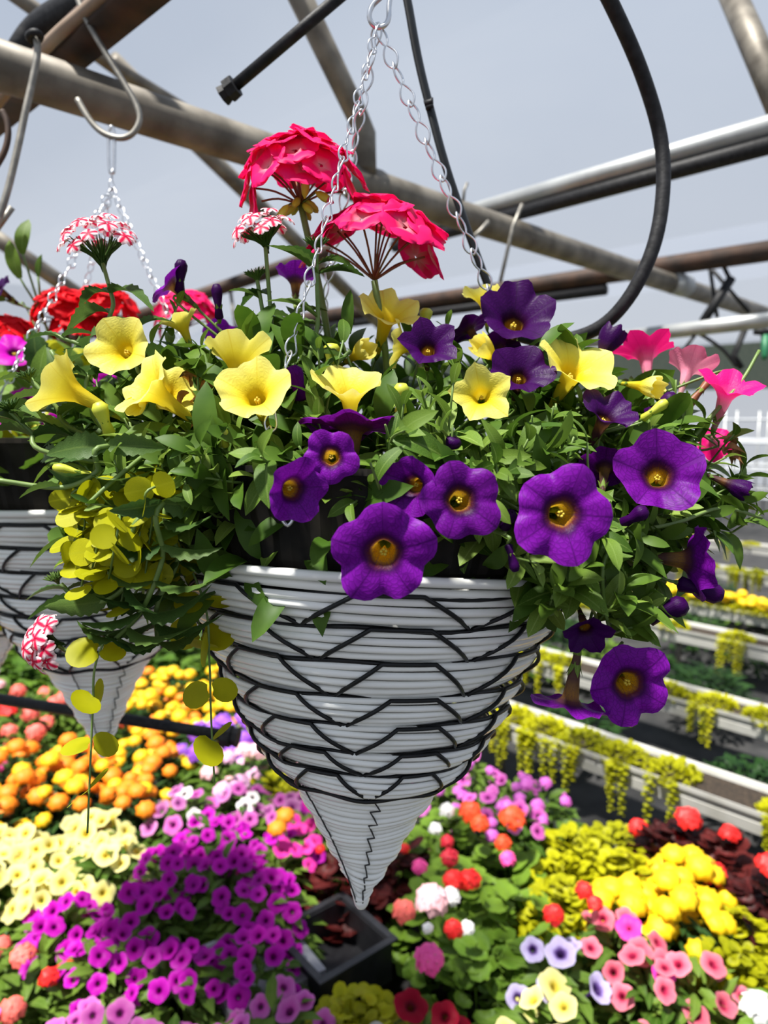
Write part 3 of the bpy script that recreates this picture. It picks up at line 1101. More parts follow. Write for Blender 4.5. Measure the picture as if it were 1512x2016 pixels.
class Plant:
    def __init__(s, name, label, category, root, group=None, stemmat='stem'):
        s.e = thing(name, root, label, category, group)
        s.root = root
        s.stems = MB()
        s.extra = MB()
        s.nl = 0
        s.lm = None
        s.stemmat = stemmat

    def stem(s, pts, r0=.0014, r1=.0009, seg=5, n=5):
        p = smoothpath(pts, n)
        m_ = len(p)
        s.stems.add(tube(p, [r0 + (r1 - r0) * i / (m_ - 1) for i in range(m_)], seg))
        return p

    def leaf(s, key, pos, d, nrm, ln, wd=None, force=False):
        me = R.choice(LEAFV[key])
        mx_ = leafmx(pos, d, nrm, ln, wd)
        if blocks(mx_):
            return
        if s.nl < 285 or force:
            place('leaf', me, mx_, s.e)
            s.nl += 1
        else:
            vv = [v_.co for v_ in me.vertices]
            ff = [tuple(p_.vertices) for p_ in me.polygons]
            s.extra.add((vv, ff, None), mx_)
            s.lm = me.materials[0]

    def flower(s, mat, px, py, dia, face, sty='flat', depth=None, roll=None, seed=None, root=None, lift=.012, calyx=True, stamens=True, stem=True):
        if depth is None:
            p, n = shell(px, py)
            p = p - (p - CAM).normalized() * lift
            depth = (p - CAM).dot(FW)
        p = W(px, py, depth)
        r = dia / 2 * depth / F
        z = Vector((face[0], -face[2], face[1])).normalized()
        roll = R.uniform(0, 6.28) if roll is None else roll
        sd = R.randrange(5) if seed is None else seed
        mx_ = aim(p, z, roll, r)
        o = place('flower', petmesh(sty, mat, sd), mx_, s.e)
        cx, cy, cd = proj(p + z * r * .25)
        FLS.append((cx, cy, dia * .5 * (.55 + .45 * abs(z.dot(FW))), cd))
        tl_ = STY[sty].get('tube_len', 1.1)
        if calyx:
            place('calyx', CALYX, mx_ @ Matrix.Translation((0, 0, -tl_ - .05)), o)
        if stamens:
            place('stamens', STAMEN, mx_, o)
        if stem:
            base = p - z * r * (tl_ + .12)
            tgt = root if root is not None else base.lerp(EC, .45)
            s.stem([base, base - z * r * .5 + Vector((0, 0, -.002)), tgt], .0010, .0012, 5, 4)
        return o

    def bud(s, mat, px, py, ln, d, depth=None, wid=.3, tip=None):
        """closed bud of length ln px pointing along d"""
        if depth is None:
            p, n = shell(px, py)
            depth = (p - CAM).dot(FW) - .01
        p = W(px, py, depth)
        l_ = ln * depth / F
        z = Vector((d[0], -d[2], d[1])).normalized()
        pr = [(.04, -.5), (.42 * wid, -.42), (.30 * wid, -.1), (.5 * wid, .2), (.52 * wid, .34), (.3 * wid, .48), (.03, .5)]
        bv, bf, bu = lathe(pr, 10, .02 * wid, 1)
        o = place('bud', MB().add((bv, bf, [(a_, .62 + .36 * b_) for a_, b_ in bu])).mesh('bud', mat), aim(p, z, 0, l_), s.e)
        place('calyx', CALYX, aim(p - z * l_ * .5, z, .3, l_ * .75), o)
        b = p - z * l_ * .5
        s.stem([b, b - z * l_ * .3, b.lerp(EC, .35)], .0010, .0012, 5, 4)

    def shoot(s, tip, nrm, ln=.03, n=9, key='petunia', root=None, stem_r=.0013, lead=.065, spread=1.0):
        """leafy shoot ending at tip, leaves spiralling round its last stretch"""
        nrm = (nrm + Vector((R.uniform(-.4, .4), R.uniform(-.4, .4), R.uniform(-.1, .5)))).normalized()
        b = root if root is not None else tip.lerp(EC, .5) + Vector((0, 0, -.02))
        a = tip - nrm * lead
        if any(hid(q) for q in (tip, a, tip.lerp(a, .5), a.lerp(b, .3))):
            return
        pth = s.stem([b, a, tip], stem_r, stem_r * .6, 5, 5)
        u = nrm.orthogonal().normalized()
        w_ = nrm.cross(u)
        ph = R.uniform(0, 6.28)
        for i in range(n):
            q = i / max(1, n - 1)
            pos = a.lerp(tip, q * .98)
            an = ph + i * 2.4
            rad = u * math.cos(an) + w_ * math.sin(an)
            open_ = (1.25 - .85 * q) * spread
            d = nrm * (1.0 - .35 * (1 - q)) + rad * open_ + Vector((0, 0, -.15 * (1 - q)))
            l_ = ln * (1.0 - .45 * q) * R.uniform(.8, 1.2)
            s.leaf(key, pos, d, nrm * .8 + Vector((0, 0, .6)) - rad * .3, l_, l_ * R.uniform(.85, 1.15))

    def finish(s):
        if s.stems.v:
            place('stems', s.stems.mesh('stems', s.stemmat), I4, s.e)
        if s.extra.v:
            place('foliage', s.extra.mesh('foliage', s.lm), I4, s.e, kind='stuff')


def rootat(px, py):
    return BMX @ Vector(((px - 745) * PX * .35, R.uniform(-.06, .04), .055))


YL = Plant('yellow_petunia', 'yellow petunia with long pale trumpets spilling over the basket edge beside the lime trailer', 'petunia plant', rootat(450, 0))
YM = Plant('yellow_petunia', 'yellow petunia growing among the dark purple petunias on top of the large basket', 'petunia plant', rootat(850, 0))
PC = Plant('purple_petunia', 'purple petunia with yellow throats over the black liner of the large basket', 'petunia plant', rootat(750, 0))
PR = Plant('purple_petunia', 'purple petunia trailing down beside the large basket with a hanging bloom', 'petunia plant', rootat(1050, 0))
PT = Plant('purple_petunia', 'dark purple petunia blooming at the top of the large basket under the drip hose', 'petunia plant', rootat(950, 0))
PK = Plant('pink_petunia', 'hot pink petunia leaning out beside the pale rail pipe', 'petunia plant', rootat(1200, 0))
PL = Plant('violet_petunia', 'violet petunia with a sidelong bloom and dark buds between the verbena stems', 'petunia plant', rootat(400, 0))

# purple, front
PC.flower('purple', 755, 1088, 200, (-.05, -.10, 1), 'face', .415, 1.57, 1)
PC.flower('purple', 905, 985, 168, (.05, .18, 1), 'face', .42, .6, 2)
PC.flower('purple', 818, 955, 125, (-.55, -.05, .8), 'cupd', .435, .2, 3)
PC.flower('purple', 652, 900, 122, (.02, .12, 1), 'face', .435, .9, 0)
PC.flower('purple', 572, 962, 145, (.62, -.05, .75), 'cupd', .43, 2.6, 4)
PC.flower('purple', 695, 850, 205, (.05, .93, -.25), 'flat', .49, 1.6, 2)
# purple, right and trailing
PR.flower('purple', 1105, 1012, 196, (-.02, .10, 1), 'face', .42, 1.2, 3)
PR.flower('purple', 1295, 940, 165, (-.25, .40, .85), 'cupd', .49, .4, 1)
PR.flower('purple', 1190, 925, 115, (.2, .55, -.55), 'flat', .53, .4, 0)
PR.flower('purple', 1236, 1345, 170, (.0, .05, 1), 'face', .47, 2.0, 2, root=W(1225, 1265, .49))
PR.flower('purple', 1122, 1378, 175, (-.15, -.92, .12), 'flat', .47, .5, 4, root=W(1140, 1262, .49))
PR.flower('purple', 1345, 1102, 150, (.95, -.05, .12), 'cupd', .50, .8, 3, root=W(1245, 1062, .5))
PR.flower('dark_purple', 1152, 1236, 95, (.0, -.45, .85), 'star', .465, .3, 1, root=W(1130, 1170, .49), stamens=False)
PR.bud('dark_purple', 1378, 1160, 90, (.95, -.25, .2), .50, .42)
PR.bud('dark_purple', 1312, 1203, 85, (.85, .45, .2), .49, .46)
PR.flower('dark_purple', 1432, 952, 78, (.75, -.35, .45), 'half', .53, .4, 2, stamens=False)
PR.bud('dark_purple', 1248, 1018, 60, (.6, .5, .4), .47, .5)
PR.bud('dark_purple', 1000, 1024, 48, (.2, .7, .6), .44, .6)
PR.bud('dark_purple', 1008, 1098, 58, (.25, -.9, .2), .43, .35)
# dark purple, top
PT.flower('dark_purple', 1012, 638, 165, (.02, .62, .78), 'cupd', .60, .2, 0)
PT.flower('dark_purple', 1022, 745, 125, (.0, .60, .80), 'cupd', .53, 1.1, 1)
PT.flower('dark_purple', 843, 690, 115, (-.02, .55, .84), 'star', .54, .6, 2)
PT.flower('dark_purple', 925, 650, 90, (-.35, .55, -.3), 'flat', .62, .6, 3)
PT.flower('dark_purple', 1190, 825, 130, (.2, .72, .55), 'cupd', .52, .6, 4)
PT.flower('dark_purple', 1188, 692, 95, (.45, .75, -.2), 'half', .63, 1.6, 2, stamens=False)
PT.flower('dark_purple', 985, 690, 85, (.4, .5, -.4), 'flat', .62, .6, 1)
PT.bud('dark_purple', 1302, 800, 70, (.7, .5, .2), .56, .5)
PT.bud('dark_purple', 888, 880, 45, (.3, .8, .4), .46, .7)
# yellow, left
YL.flower('yellow', 247, 692, 128, (-.25, .30, .88), 'cupd', .53, .9, 1)
YL.flower('yellow', 150, 775, 150, (-.85, .48, .12), 'trumpet', .50, .5, 2)
YL.flower('yellow', 315, 778, 150, (-.62, .58, .5), 'trumpet', .49, .8, 0)
YL.flower('yellow', 330, 780, 120, (.55, .45, .55), 'cupd', .52, .8, 3)
YL.flower('yellow', 466, 722, 140, (-.05, .80, -.25), 'funnel', .52, .1, 1)
YL.flower('yellow', 505, 785, 158, (-.10, .62, .72), 'cupd', .48, .35, 2)
YL.flower('yellow', 362, 650, 85, (-.35, .9, .05), 'funnel', .58, .2, 3)
YL.flower('yellow', 282, 790, 70, (-.3, -.3, .8), 'half', .5, .2, 3)
YL.bud('bud_green', 205, 825, 70, (-.25, .95, .2), .49, .42)
YL.bud('bud_green', 143, 928, 75, (-.9, .25, .2), .48, .26)
YL.bud('bud_green', 441, 862, 45, (.0, .8, .6), .46, .45)
# yellow, middle
YM.flower('yellow', 690, 790, 145, (.02, .85, .40), 'funnel', .49, .62, 4)
YM.flower('yellow', 760, 632, 140, (.22, .75, .50), 'cupd', .60, .2, 0)
YM.flower('yellow', 800, 682, 105, (-.85, .15, -.1), 'cupd', .585, .2, 2)
YM.flower('yellow', 700, 700, 78, (.55, .30, .5), 'half', .60, .2, 3)
YM.flower('yellow', 948, 782, 112, (-.12, .18, .92), 'star', .49, .55, 1)
YM.flower('yellow', 1125, 738, 165, (.28, .68, .62), 'cupd', .545, .25, 3)
YM.flower('yellow', 955, 600, 90, (-.1, .95, .0), 'funnel', .66, .2, 1)
YM.flower('yellow', 968, 700, 85, (-.5, .4, .3), 'half', .60, .2, 2)
YM.flower('yellow', 1262, 760, 85, (.35, -.1, .6), 'half', .57, .2, 4)
YM.bud('bud_green', 790, 785, 62, (.02, .98, .15), .48, .48)
YM.bud('bud_green', 838, 628, 42, (.05, 1, 0), .62, .6)
YM.bud('bud_green', 652, 702, 52, (.1, 1, .1), .58, .6)
YM.bud('bud_green', 1288, 808, 60, (.75, .6, .2), .54, .34)
# pink
PK.flower('pink', 1428, 782, 128, (.08, .86, .40), 'star', .56, .95, 0)
PK.flower('pale_pink', 1352, 735, 100, (.35, .80, -.35), 'funnel', .60, .8, 1)
PK.flower('pink', 1272, 705, 118, (.05, .85, -.42), 'star', .64, .9, 2)
PK.flower('pink', 1405, 870, 70, (.4, -.2, -.5), 'cupd', .66, .9, 3)
PK.bud('redstem', 1372, 778, 70, (-.6, -.75, 0), .58, .26)
# violet, between verbena stems
PL.flower('purple', 338, 562, 105, (-.72, .62, .10), 'flat', .58, .4, 1)
PL.flower('purple', 582, 560, 90, (.0, .95, -.2), 'funnel', .66, .4, 1)
PL.flower('purple', 438, 668, 85, (.2, .5, -.6), 'flat', .72, .4, 1)
PL.bud('dark_purple', 429, 595, 70, (-.05, .99, .05), .57, .30)
PL.bud('dark_purple', 355, 545, 66, (.12, .98, .1), .575, .36)
PL.bud('purple', 585, 755, 72, (-.35, .9, .1), .52, .55)
PL.bud('dark_purple', 684, 640, 40, (.3, .8, .1), .58, .5)

# leafy shoots spread over the mound
POLY = [(60, 800), (190, 720), (300, 660), (430, 640), (560, 650), (700, 660), (860, 650), (980, 650), (1120, 665), (1230, 690), (1330, 745), (1440, 800), (1480, 900), (1450, 975), (1350, 1000),
        (1260, 1040), (1130, 1075), (1030, 1060), (960, 1020), (880, 1000), (700, 985), (560, 985), (430, 975), (330, 965), (200, 940), (130, 900)]


def inside(x, y, P):
    c = False
    j = len(P) - 1
    for i in range(len(P)):
        xi, yi = P[i]
        xj, yj = P[j]
        if (yi > y) != (yj > y) and x < (xj - xi) * (y - yi) / (yj - yi) + xi:
            c = not c
        j = i
    return c


def poisson(P, dmin, tries, rg):
    xs, ys = [p[0] for p in P], [p[1] for p in P]
    out = []
    for _ in range(tries):
        x, y = rg.uniform(min(xs), max(xs)), rg.uniform(min(ys), max(ys))
        if inside(x, y, P) and all((x - a) ** 2 + (y - b) ** 2 > dmin * dmin for a, b in out):
            out.append((x, y))
    return out


for x, y in sorted(poisson(POLY, 46, 5000, R), key=lambda p: -p[1]):
    p, n = shell(x, y, R.choice((.80, .88, .96)))
    if x < 470:
        pl = YL
    elif x < 620:
        pl = R.choice((YL, PC, PL))
    elif x > 1230:
        pl = R.choice((PK, PR)) if y < 900 else PR
    elif y > 840:
        pl = PC if x < 960 else PR
    else:
        pl = R.choice((YM, PT, PT))
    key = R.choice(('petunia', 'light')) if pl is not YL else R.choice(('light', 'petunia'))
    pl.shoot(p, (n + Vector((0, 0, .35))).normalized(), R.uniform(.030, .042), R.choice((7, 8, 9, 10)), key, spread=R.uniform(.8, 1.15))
# shoots drawn one by one
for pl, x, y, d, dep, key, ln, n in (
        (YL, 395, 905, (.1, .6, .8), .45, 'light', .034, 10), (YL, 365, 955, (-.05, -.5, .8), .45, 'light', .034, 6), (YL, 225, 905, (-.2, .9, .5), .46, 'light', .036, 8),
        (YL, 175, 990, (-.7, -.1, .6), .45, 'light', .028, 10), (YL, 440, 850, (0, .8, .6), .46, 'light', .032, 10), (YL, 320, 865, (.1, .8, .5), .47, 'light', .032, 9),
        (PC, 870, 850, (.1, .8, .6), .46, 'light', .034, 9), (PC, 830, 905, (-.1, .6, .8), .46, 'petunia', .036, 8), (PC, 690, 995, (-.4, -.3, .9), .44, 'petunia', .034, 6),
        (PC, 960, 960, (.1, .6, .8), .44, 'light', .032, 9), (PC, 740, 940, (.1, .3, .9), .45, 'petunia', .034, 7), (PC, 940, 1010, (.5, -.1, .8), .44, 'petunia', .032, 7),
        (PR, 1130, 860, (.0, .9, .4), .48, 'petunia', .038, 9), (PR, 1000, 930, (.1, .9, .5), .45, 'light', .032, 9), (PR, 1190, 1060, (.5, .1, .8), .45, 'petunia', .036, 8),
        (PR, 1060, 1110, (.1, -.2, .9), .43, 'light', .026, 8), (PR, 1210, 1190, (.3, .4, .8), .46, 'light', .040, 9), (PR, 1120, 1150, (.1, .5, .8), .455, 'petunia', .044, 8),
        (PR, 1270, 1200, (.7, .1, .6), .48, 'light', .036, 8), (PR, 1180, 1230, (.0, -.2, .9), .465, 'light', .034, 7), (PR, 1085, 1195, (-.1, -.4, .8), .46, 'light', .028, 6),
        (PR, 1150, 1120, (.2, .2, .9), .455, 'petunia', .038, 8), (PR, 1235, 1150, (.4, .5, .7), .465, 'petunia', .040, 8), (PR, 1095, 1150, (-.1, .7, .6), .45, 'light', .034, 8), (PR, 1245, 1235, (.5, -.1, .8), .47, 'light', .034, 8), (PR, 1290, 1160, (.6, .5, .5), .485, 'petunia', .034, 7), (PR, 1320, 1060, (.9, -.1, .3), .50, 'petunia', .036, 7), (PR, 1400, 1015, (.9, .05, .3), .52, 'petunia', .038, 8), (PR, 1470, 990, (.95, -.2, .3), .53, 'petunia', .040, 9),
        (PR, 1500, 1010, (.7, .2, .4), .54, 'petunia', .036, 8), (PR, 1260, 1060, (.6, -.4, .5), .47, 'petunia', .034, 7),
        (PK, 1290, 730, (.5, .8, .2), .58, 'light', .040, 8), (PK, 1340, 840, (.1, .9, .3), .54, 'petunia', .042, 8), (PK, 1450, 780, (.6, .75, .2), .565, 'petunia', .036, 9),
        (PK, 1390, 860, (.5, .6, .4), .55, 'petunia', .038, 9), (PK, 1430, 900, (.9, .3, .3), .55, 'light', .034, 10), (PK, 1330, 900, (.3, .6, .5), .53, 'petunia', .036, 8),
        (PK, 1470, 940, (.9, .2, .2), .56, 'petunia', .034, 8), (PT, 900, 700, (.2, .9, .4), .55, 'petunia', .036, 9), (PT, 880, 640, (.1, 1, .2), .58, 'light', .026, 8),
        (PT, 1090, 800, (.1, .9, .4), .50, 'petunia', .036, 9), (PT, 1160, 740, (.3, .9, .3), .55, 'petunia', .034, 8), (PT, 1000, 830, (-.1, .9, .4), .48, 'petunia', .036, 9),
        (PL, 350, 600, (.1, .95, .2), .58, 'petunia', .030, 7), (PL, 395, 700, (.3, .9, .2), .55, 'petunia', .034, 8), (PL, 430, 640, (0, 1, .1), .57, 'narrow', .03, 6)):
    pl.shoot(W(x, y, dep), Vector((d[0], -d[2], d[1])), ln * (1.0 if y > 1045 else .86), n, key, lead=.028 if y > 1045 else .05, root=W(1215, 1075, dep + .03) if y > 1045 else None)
# leaves spilling over the front rim of the liner
for k in range(46):
    a = -pi / 2 + R.uniform(-1.15, 1.15)
    p = BMX @ Vector((.183 * math.cos(a), .183 * math.sin(a), .068 + R.uniform(-.012, .02)))
    o_ = Vector((math.cos(a), math.sin(a), R.uniform(-.9, .25)))
    pl = YL if p.x < -.10 else (PC if p.x < .08 else PR)
    pl.shoot(p + o_ * .02, o_, R.uniform(.028, .038), R.choice((4, 5, 6)), R.choice(('petunia', 'petunia', 'light')), root=BMX @ Vector((.13 * math.cos(a), .13 * math.sin(a), .06)), lead=.03)
# trailing stems at the side of the basket
PR.stem([W(1240, 1030, .5), W(1190, 1100, .46), W(1190, 1190, .465), W(1200, 1240, .47)], .0016, .0012)
PR.stem([W(1250, 1045, .5), W(1330, 1030, .5), W(1420, 1000, .52), W(1500, 1020, .54)], .0018, .0012)
PR.stem([W(1240, 1050, .5), W(1250, 1090, .5), W(1275, 1112, .5), W(1310, 1105, .5)], .0013, .0012)
PK.stem([W(1330, 900, .56), W(1400, 820, .56), W(1460, 750, .565), W(1495, 690, .57)], .002, .0014)
YL.stem([W(330, 860, .5), W(230, 940, .46), W(170, 995, .45)], .0020, .0014)
# a few wilted bits
WB = MB()
for k in range(9):
    c = W(1435 + R.uniform(-14, 14), 893 + R.uniform(-18, 18), .57)
    WB.add(leaf(.5, 6, .8, .5, .7, twist=2), leafmx(c, (R.uniform(-1, 1), R.uniform(-1, 1), R.uniform(-1, 1)), (0, 0, 1), .014))
place('wilted_flower', WB.mesh('wilted_flower', 'wilt'), I4, PK.e)
WB = MB()
for k in range(14):
    c = W(385 + R.uniform(-16, 20), 775 + R.uniform(-25, 30), .52)
    WB.add(leaf(.5, 6, .8, .5, .7, twist=2), leafmx(c, (R.uniform(-1, 1), R.uniform(-1, 1), R.uniform(-1, 1)), (0, 0, 1), .015))
place('wilted_flower', WB.mesh('wilted_flower', 'wilt'), I4, YL.e)
# dense inner leaves so that the mound is solid
for pl, ax0, ax1, nn_ in ((YL, -1, -.35, 700), (PC, -.4, .35, 900), (PR, .3, 1, 700)):
    b = MB()
    for k in range(nn_):
        while True:
            q = Vector((R.uniform(ax0, ax1), R.uniform(-1, 1), R.uniform(-.45, .85)))
            if .25 < q.length < .90:
                break
        p = EC + Vector((q.x * EA.x, q.y * EA.y, q.z * EA.z))
        d = q + Vector((R.uniform(-.7, .7), R.uniform(-.7, .7), R.uniform(-.4, .9)))
        me = R.choice(LEAFV['petunia'])
        if blocks(leafmx(p, d, q, .035)):
            continue
        b.add(([v_.co for v_ in me.vertices], [tuple(p_.vertices) for p_ in me.polygons], None), leafmx(p, d, q + Vector((0, 0, .5)), R.uniform(.028, .042)))
    place('inner_foliage', b.mesh('inner_foliage', 'leaf'), I4, pl.e, kind='stuff')
for pl in (YL, YM, PC, PR, PT, PK, PL):
    pl.finish()

# ------------------------------------------------------------------ zonal geranium
FLOR = {k: [MB().add(floret(5, .62, 0, .42, 7, i)).mesh('floret', k) for i in range(4)] for k in ('geranium', 'red_geranium')}
GBUD = MB().add(lathe([(.02, -.5), (.16, -.35), (.22, 0), (.15, .35), (.02, .5)], 8)).mesh('bud', 'bud_green')
GE = Plant('geranium', 'bright pink geranium with two flower heads rising above the large basket', 'geranium', rootat(720, 0), stemmat='stem')


def gerhead(pl, hub, rad, dirs, fsz, mat, root, stalk_r=.0028, buds=0, pedmat='redstem'):
    hd = MB()
    for d, rr_ in dirs:
        d = Vector((d[0], -d[2], d[1])).normalized()
        tip = hub + d * rad * rr_
        hd.add(tube(smoothpath([hub, hub + d * rad * rr_ * .5 + Vector((0, 0, .003)), tip - d * .004], 3), .0009, 5))
    head = place('flower_head', hd.mesh('flower_head', pedmat), I4, pl.e)
    for i, (d, rr_) in enumerate(dirs):
        d = Vector((d[0], -d[2], d[1])).normalized()
        tip = hub + d * rad * rr_
        place('floret', FLOR[mat][i % 4], aim(tip, d + Vector((R.uniform(-.15, .15), R.uniform(-.25, .1), .05)), R.uniform(0, 6), fsz * R.uniform(.9, 1.1)), head)
    for k in range(buds):
        a = k * 1.1
        p = hub + Vector((.009 * math.cos(a), .009 * math.sin(a), -.001 - .004 * (k % 2)))
        place('bud', GBUD, aim(p, Vector((math.cos(a), math.sin(a), -.8)), 0, .015), head)
    pl.stem([root, root.lerp(hub, .6) + Vector((.004, 0, 0)), hub], stalk_r * 1.15, stalk_r, 8)


hA = W(592, 402, .60)
dirsA = [((-.9, .25, .2), 1), ((-.75, .65, .1), 1.05), ((-.45, .95, .2), 1.1), ((-.1, 1, .3), 1.1), ((.2, 1, .1), 1.15), ((.55, .9, .2), 1.1), ((.85, .55, .1), 1.12), ((.95, .2, .2), .95), ((-.55, .5, .75), .95),
         ((.0, .75, .75), 1), ((.5, .5, .75), .95), ((-.2, .75, -.7), 1.1), ((.4, .7, -.6), 1.1), ((-.85, -.02, .3), .85), ((.15, .55, .85), .8), ((-.3, .85, .5), 1.1), ((.35, .85, .45), 1.1)]
gerhead(GE, hA, .043, dirsA, .0225, 'geranium', BMX @ Vector((-.03, .03, .07)), buds=7)
for x, y, d in ((638, 388, (.75, -.5, .2)), (601, 368, (.1, .9, .4)), (556, 420, (-.5, -.8, .2))):
    p = W(x, y, .585)
    o = place('bud', MB().add(lathe([(.02, -.5), (.15, -.3), (.2, 0), (.17, .25)], 8)).add(lathe([(.16, .2), (.12, .42), (.02, .55)], 8), None, 1).mesh('bud', 'bud_green', 'geranium'), aim(p, Vector((d[0], -d[2], d[1])), 0, .018), GE.e)
    GE.stem([hA, hA.lerp(p, .5) + Vector((0, 0, .004)), p - Vector((d[0], -d[2], d[1])).normalized() * .008], .0008, .0008)
hB = W(737, 552, .60)
dirsB = [((-.2, .85, .75), 1.05), ((.5, .68, .75), 1.08), ((.15, .95, .4), 1.1), ((-.6, .75, .2), 1.05), ((-.85, .65, -.1), 1.1), ((.05, 1, .1), 1.15), ((.35, .95, -.1), 1.15), ((.7, .7, .0), 1.15), ((.75, .3, .2), 1.0), ((-.55, .9, -.35), 1.1),
         ((.2, .95, -.5), 1.1), ((.55, .35, -.3), .9), ((-.8, .45, .2), 1.0), ((.62, .55, .3), 1.1)]
gerhead(GE, hB, .050, dirsB, .0245, 'geranium', BMX @ Vector((.01, .02, .07)))
for (x, y, d) in ((660, 880, .56), (500, 690, .62), (560, 900, .55)):
    p = W(x, y, d)
    GE.leaf('geranium', p, (R.uniform(-.5, .5), -.6, .4), (0, -.4, 1), .045)
GE.finish()

# ------------------------------------------------------------------ striped verbena
VF = [MB().add(floret(5, .46, .22, .12, 3, i + 9)).mesh('floret', 'verbena') for i in range(4)]
VE = Plant('verbena', 'pink and white striped verbena standing tall behind the yellow petunias', 'verbena', rootat(520, 0))
VL = Plant('verbena', 'striped verbena sprawling over the basket edge above the lime trailing stems', 'verbena', rootat(380, 0))


def verbhead(pl, px, py, dep, w, axis, nf, spikes=40, fsz=.0095, florets=True, hgt=1.0):
    hub = W(px, py, dep)
    z = Vector((axis[0], -axis[2], axis[1])).normalized()
    u = z.orthogonal().normalized()
    v_ = z.cross(u)
    rad = w / 2 * dep / F
    b = MB()
    for k in range(spikes):
        a = k * 2.4
        q = math.sqrt((k + .5) / spikes)
        d = (z * (1.25 - q * .7) * hgt + (u * math.cos(a) + v_ * math.sin(a)) * q).normalized()
        l_ = rad * R.uniform(.65, .85)
        st = hub - z * rad * .5 * (1 - q) + d * l_ * .15
        b.add(tube([st, st + d * l_ * .5, st + d * l_], [.0008, .0011, .0003], 4, cap=False))
    hd = place('flower_cluster' if florets else 'bud_cluster', b.mesh('flower_cluster', 'leaf_verbena'), I4, pl.e)
    if florets:
        for k in range(nf):
            a = k * 2.4 + .4
            q = math.sqrt((k + 1.0) / nf)
            d = (z * (1.15 - q * .75) + (u * math.cos(a) + v_ * math.sin(a)) * q).normalized()
            place('floret', R.choice(VF), aim(hub + d * rad * R.uniform(.85, 1.05), (d + z * .5).normalized(), R.uniform(0, 6), fsz * R.uniform(.9, 1.15)), hd)
    return hub


def vstem(pl, pts, leaves, ln=.036):
    pth = pl.stem(pts, .0019, .0016, 7, 8)
    n = len(pth)
    for q, sz in leaves:
        i = min(n - 2, int(q * (n - 1)))
        p = pth[i]
        d = (pth[i + 1] - pth[max(0, i - 1)]).normalized()
        side = Vector((R.uniform(.6, 1), R.uniform(-.6, .6), 0)).normalized()
        for s in (-1, 1):
            pl.leaf('verbena', p, side * s + d * R.uniform(.15, .6), d + Vector((0, -.2, .2)), ln * sz, ln * sz * .8)


h = verbhead(VE, 200, 510, .565, 165, (-.08, .95, .2), 18, 34, .0088)
vstem(VE, [rootat(350, 0), W(250, 690, .56), W(222, 590, .56), h], [(.55, 1.2), (.72, 1.1)])
h = verbhead(VE, 522, 478, .555, 125, (-.25, .92, .25), 15, 46, .0082)
vstem(VE, [rootat(520, 0), W(545, 760, .57), W(535, 640, .56), h], [(.35, 1.1), (.5, 1.3), (.66, 1.2), (.82, .9)])
h = verbhead(VE, 623, 487, .54, 75, (0, 1, .1), 0, 44, florets=False)
vstem(VE, [rootat(590, 0), W(612, 760, .55), W(625, 640, .545), W(624, 560, .54), h], [(.3, .9), (.55, 1.1), (.84, 1.15), (.88, .9)])
h = verbhead(VE, 506, 548, .56, 66, (-.2, 1, .1), 0, 40, florets=False)
vstem(VE, [rootat(540, 0), W(540, 760, .56), W(525, 660, .56), h], [(.4, 1.2), (.6, 1.2), (.9, .8)])
for pts, lv in (([rootat(480, 0), W(500, 800, .58), W(470, 730, .58), W(450, 650, .58)], [(.5, 1.2), (.75, 1.1), (1, .7)]),
                ([rootat(480, 0), W(570, 780, .6), W(575, 680, .6), W(570, 620, .6)], [(.4, 1.2), (.7, 1.2), (1, .9)]),
                ([rootat(420, 0), W(300, 760, .56), W(290, 690, .56), W(270, 640, .55)], [(.5, 1.3), (.8, 1.2), (1, .8)]),
                ([rootat(640, 0), W(640, 800, .55), W(655, 730, .55), W(690, 690, .55)], [(.5, 1.2), (.9, 1.0)])):
    vstem(VE, pts, lv)
# the sprawling one, left
for pts, lv, hd in (([rootat(300, 0), W(180, 860, .53), W(110, 800, .52), W(60, 745, .52)], [(.35, 1.2), (.55, 1.3), (.75, 1.2), (1, .9)], (55, 745, 60)),
                    ([rootat(300, 0), W(160, 850, .55), W(150, 780, .55), W(100, 690, .55)], [(.4, 1.2), (.65, 1.3), (.85, 1.2)], None),
                    ([rootat(300, 0), W(130, 900, .50), W(60, 850, .50), W(20, 810, .50)], [(.35, 1.2), (.6, 1.2), (.8, 1.3), (1, 1)], (20, 805, 70)),
                    ([rootat(300, 0), W(200, 800, .55), W(190, 700, .56), W(110, 660, .56)], [(.5, 1.2), (.75, 1.4), (1, 1.0)], None),
                    ([rootat(320, 0), W(240, 880, .47), W(190, 930, .46), W(120, 960, .46), W(-10, 945, .45)], [(.3, 1.3), (.55, 1.2), (.75, .9)], None),
                    ([rootat(320, 0), W(340, 980, .46), W(320, 1100, .46), W(280, 1200, .47), W(225, 1260, .48)], [(.3, 1.2), (.45, 1.4), (.6, 1.5), (.75, 1.5), (.9, 1.4), (1, 1)], None),
                    ([rootat(320, 0), W(350, 980, .47), W(350, 1100, .48), W(310, 1190, .48), W(310, 1270, .49)], [(.35, 1.2), (.5, 1.4), (.7, 1.5), (.85, 1.5), (1, 1.2)], None),
                    ([rootat(320, 0), W(300, 1000, .46), W(250, 1150, .47), W(170, 1190, .48), W(120, 1150, .48)], [(.5, 1.2), (.65, 1.3), (.8, 1.2), (.95, .9)], (112, 1142, 55))):
    vstem(VL, pts, lv, .027)
    if hd:
        verbhead(VL, hd[0], hd[1], .50, hd[2], (-.2, .9, .3), 0, 34, florets=False)
h = verbhead(VL, 108, 1268, .50, 120, (-.75, .2, .6), 15, 30, .0088)
VL.stem([h, W(150, 1285, .50), W(230, 1250, .49), W(280, 1200, .48)], .0015, .0015)
VE.finish()
VL.finish()

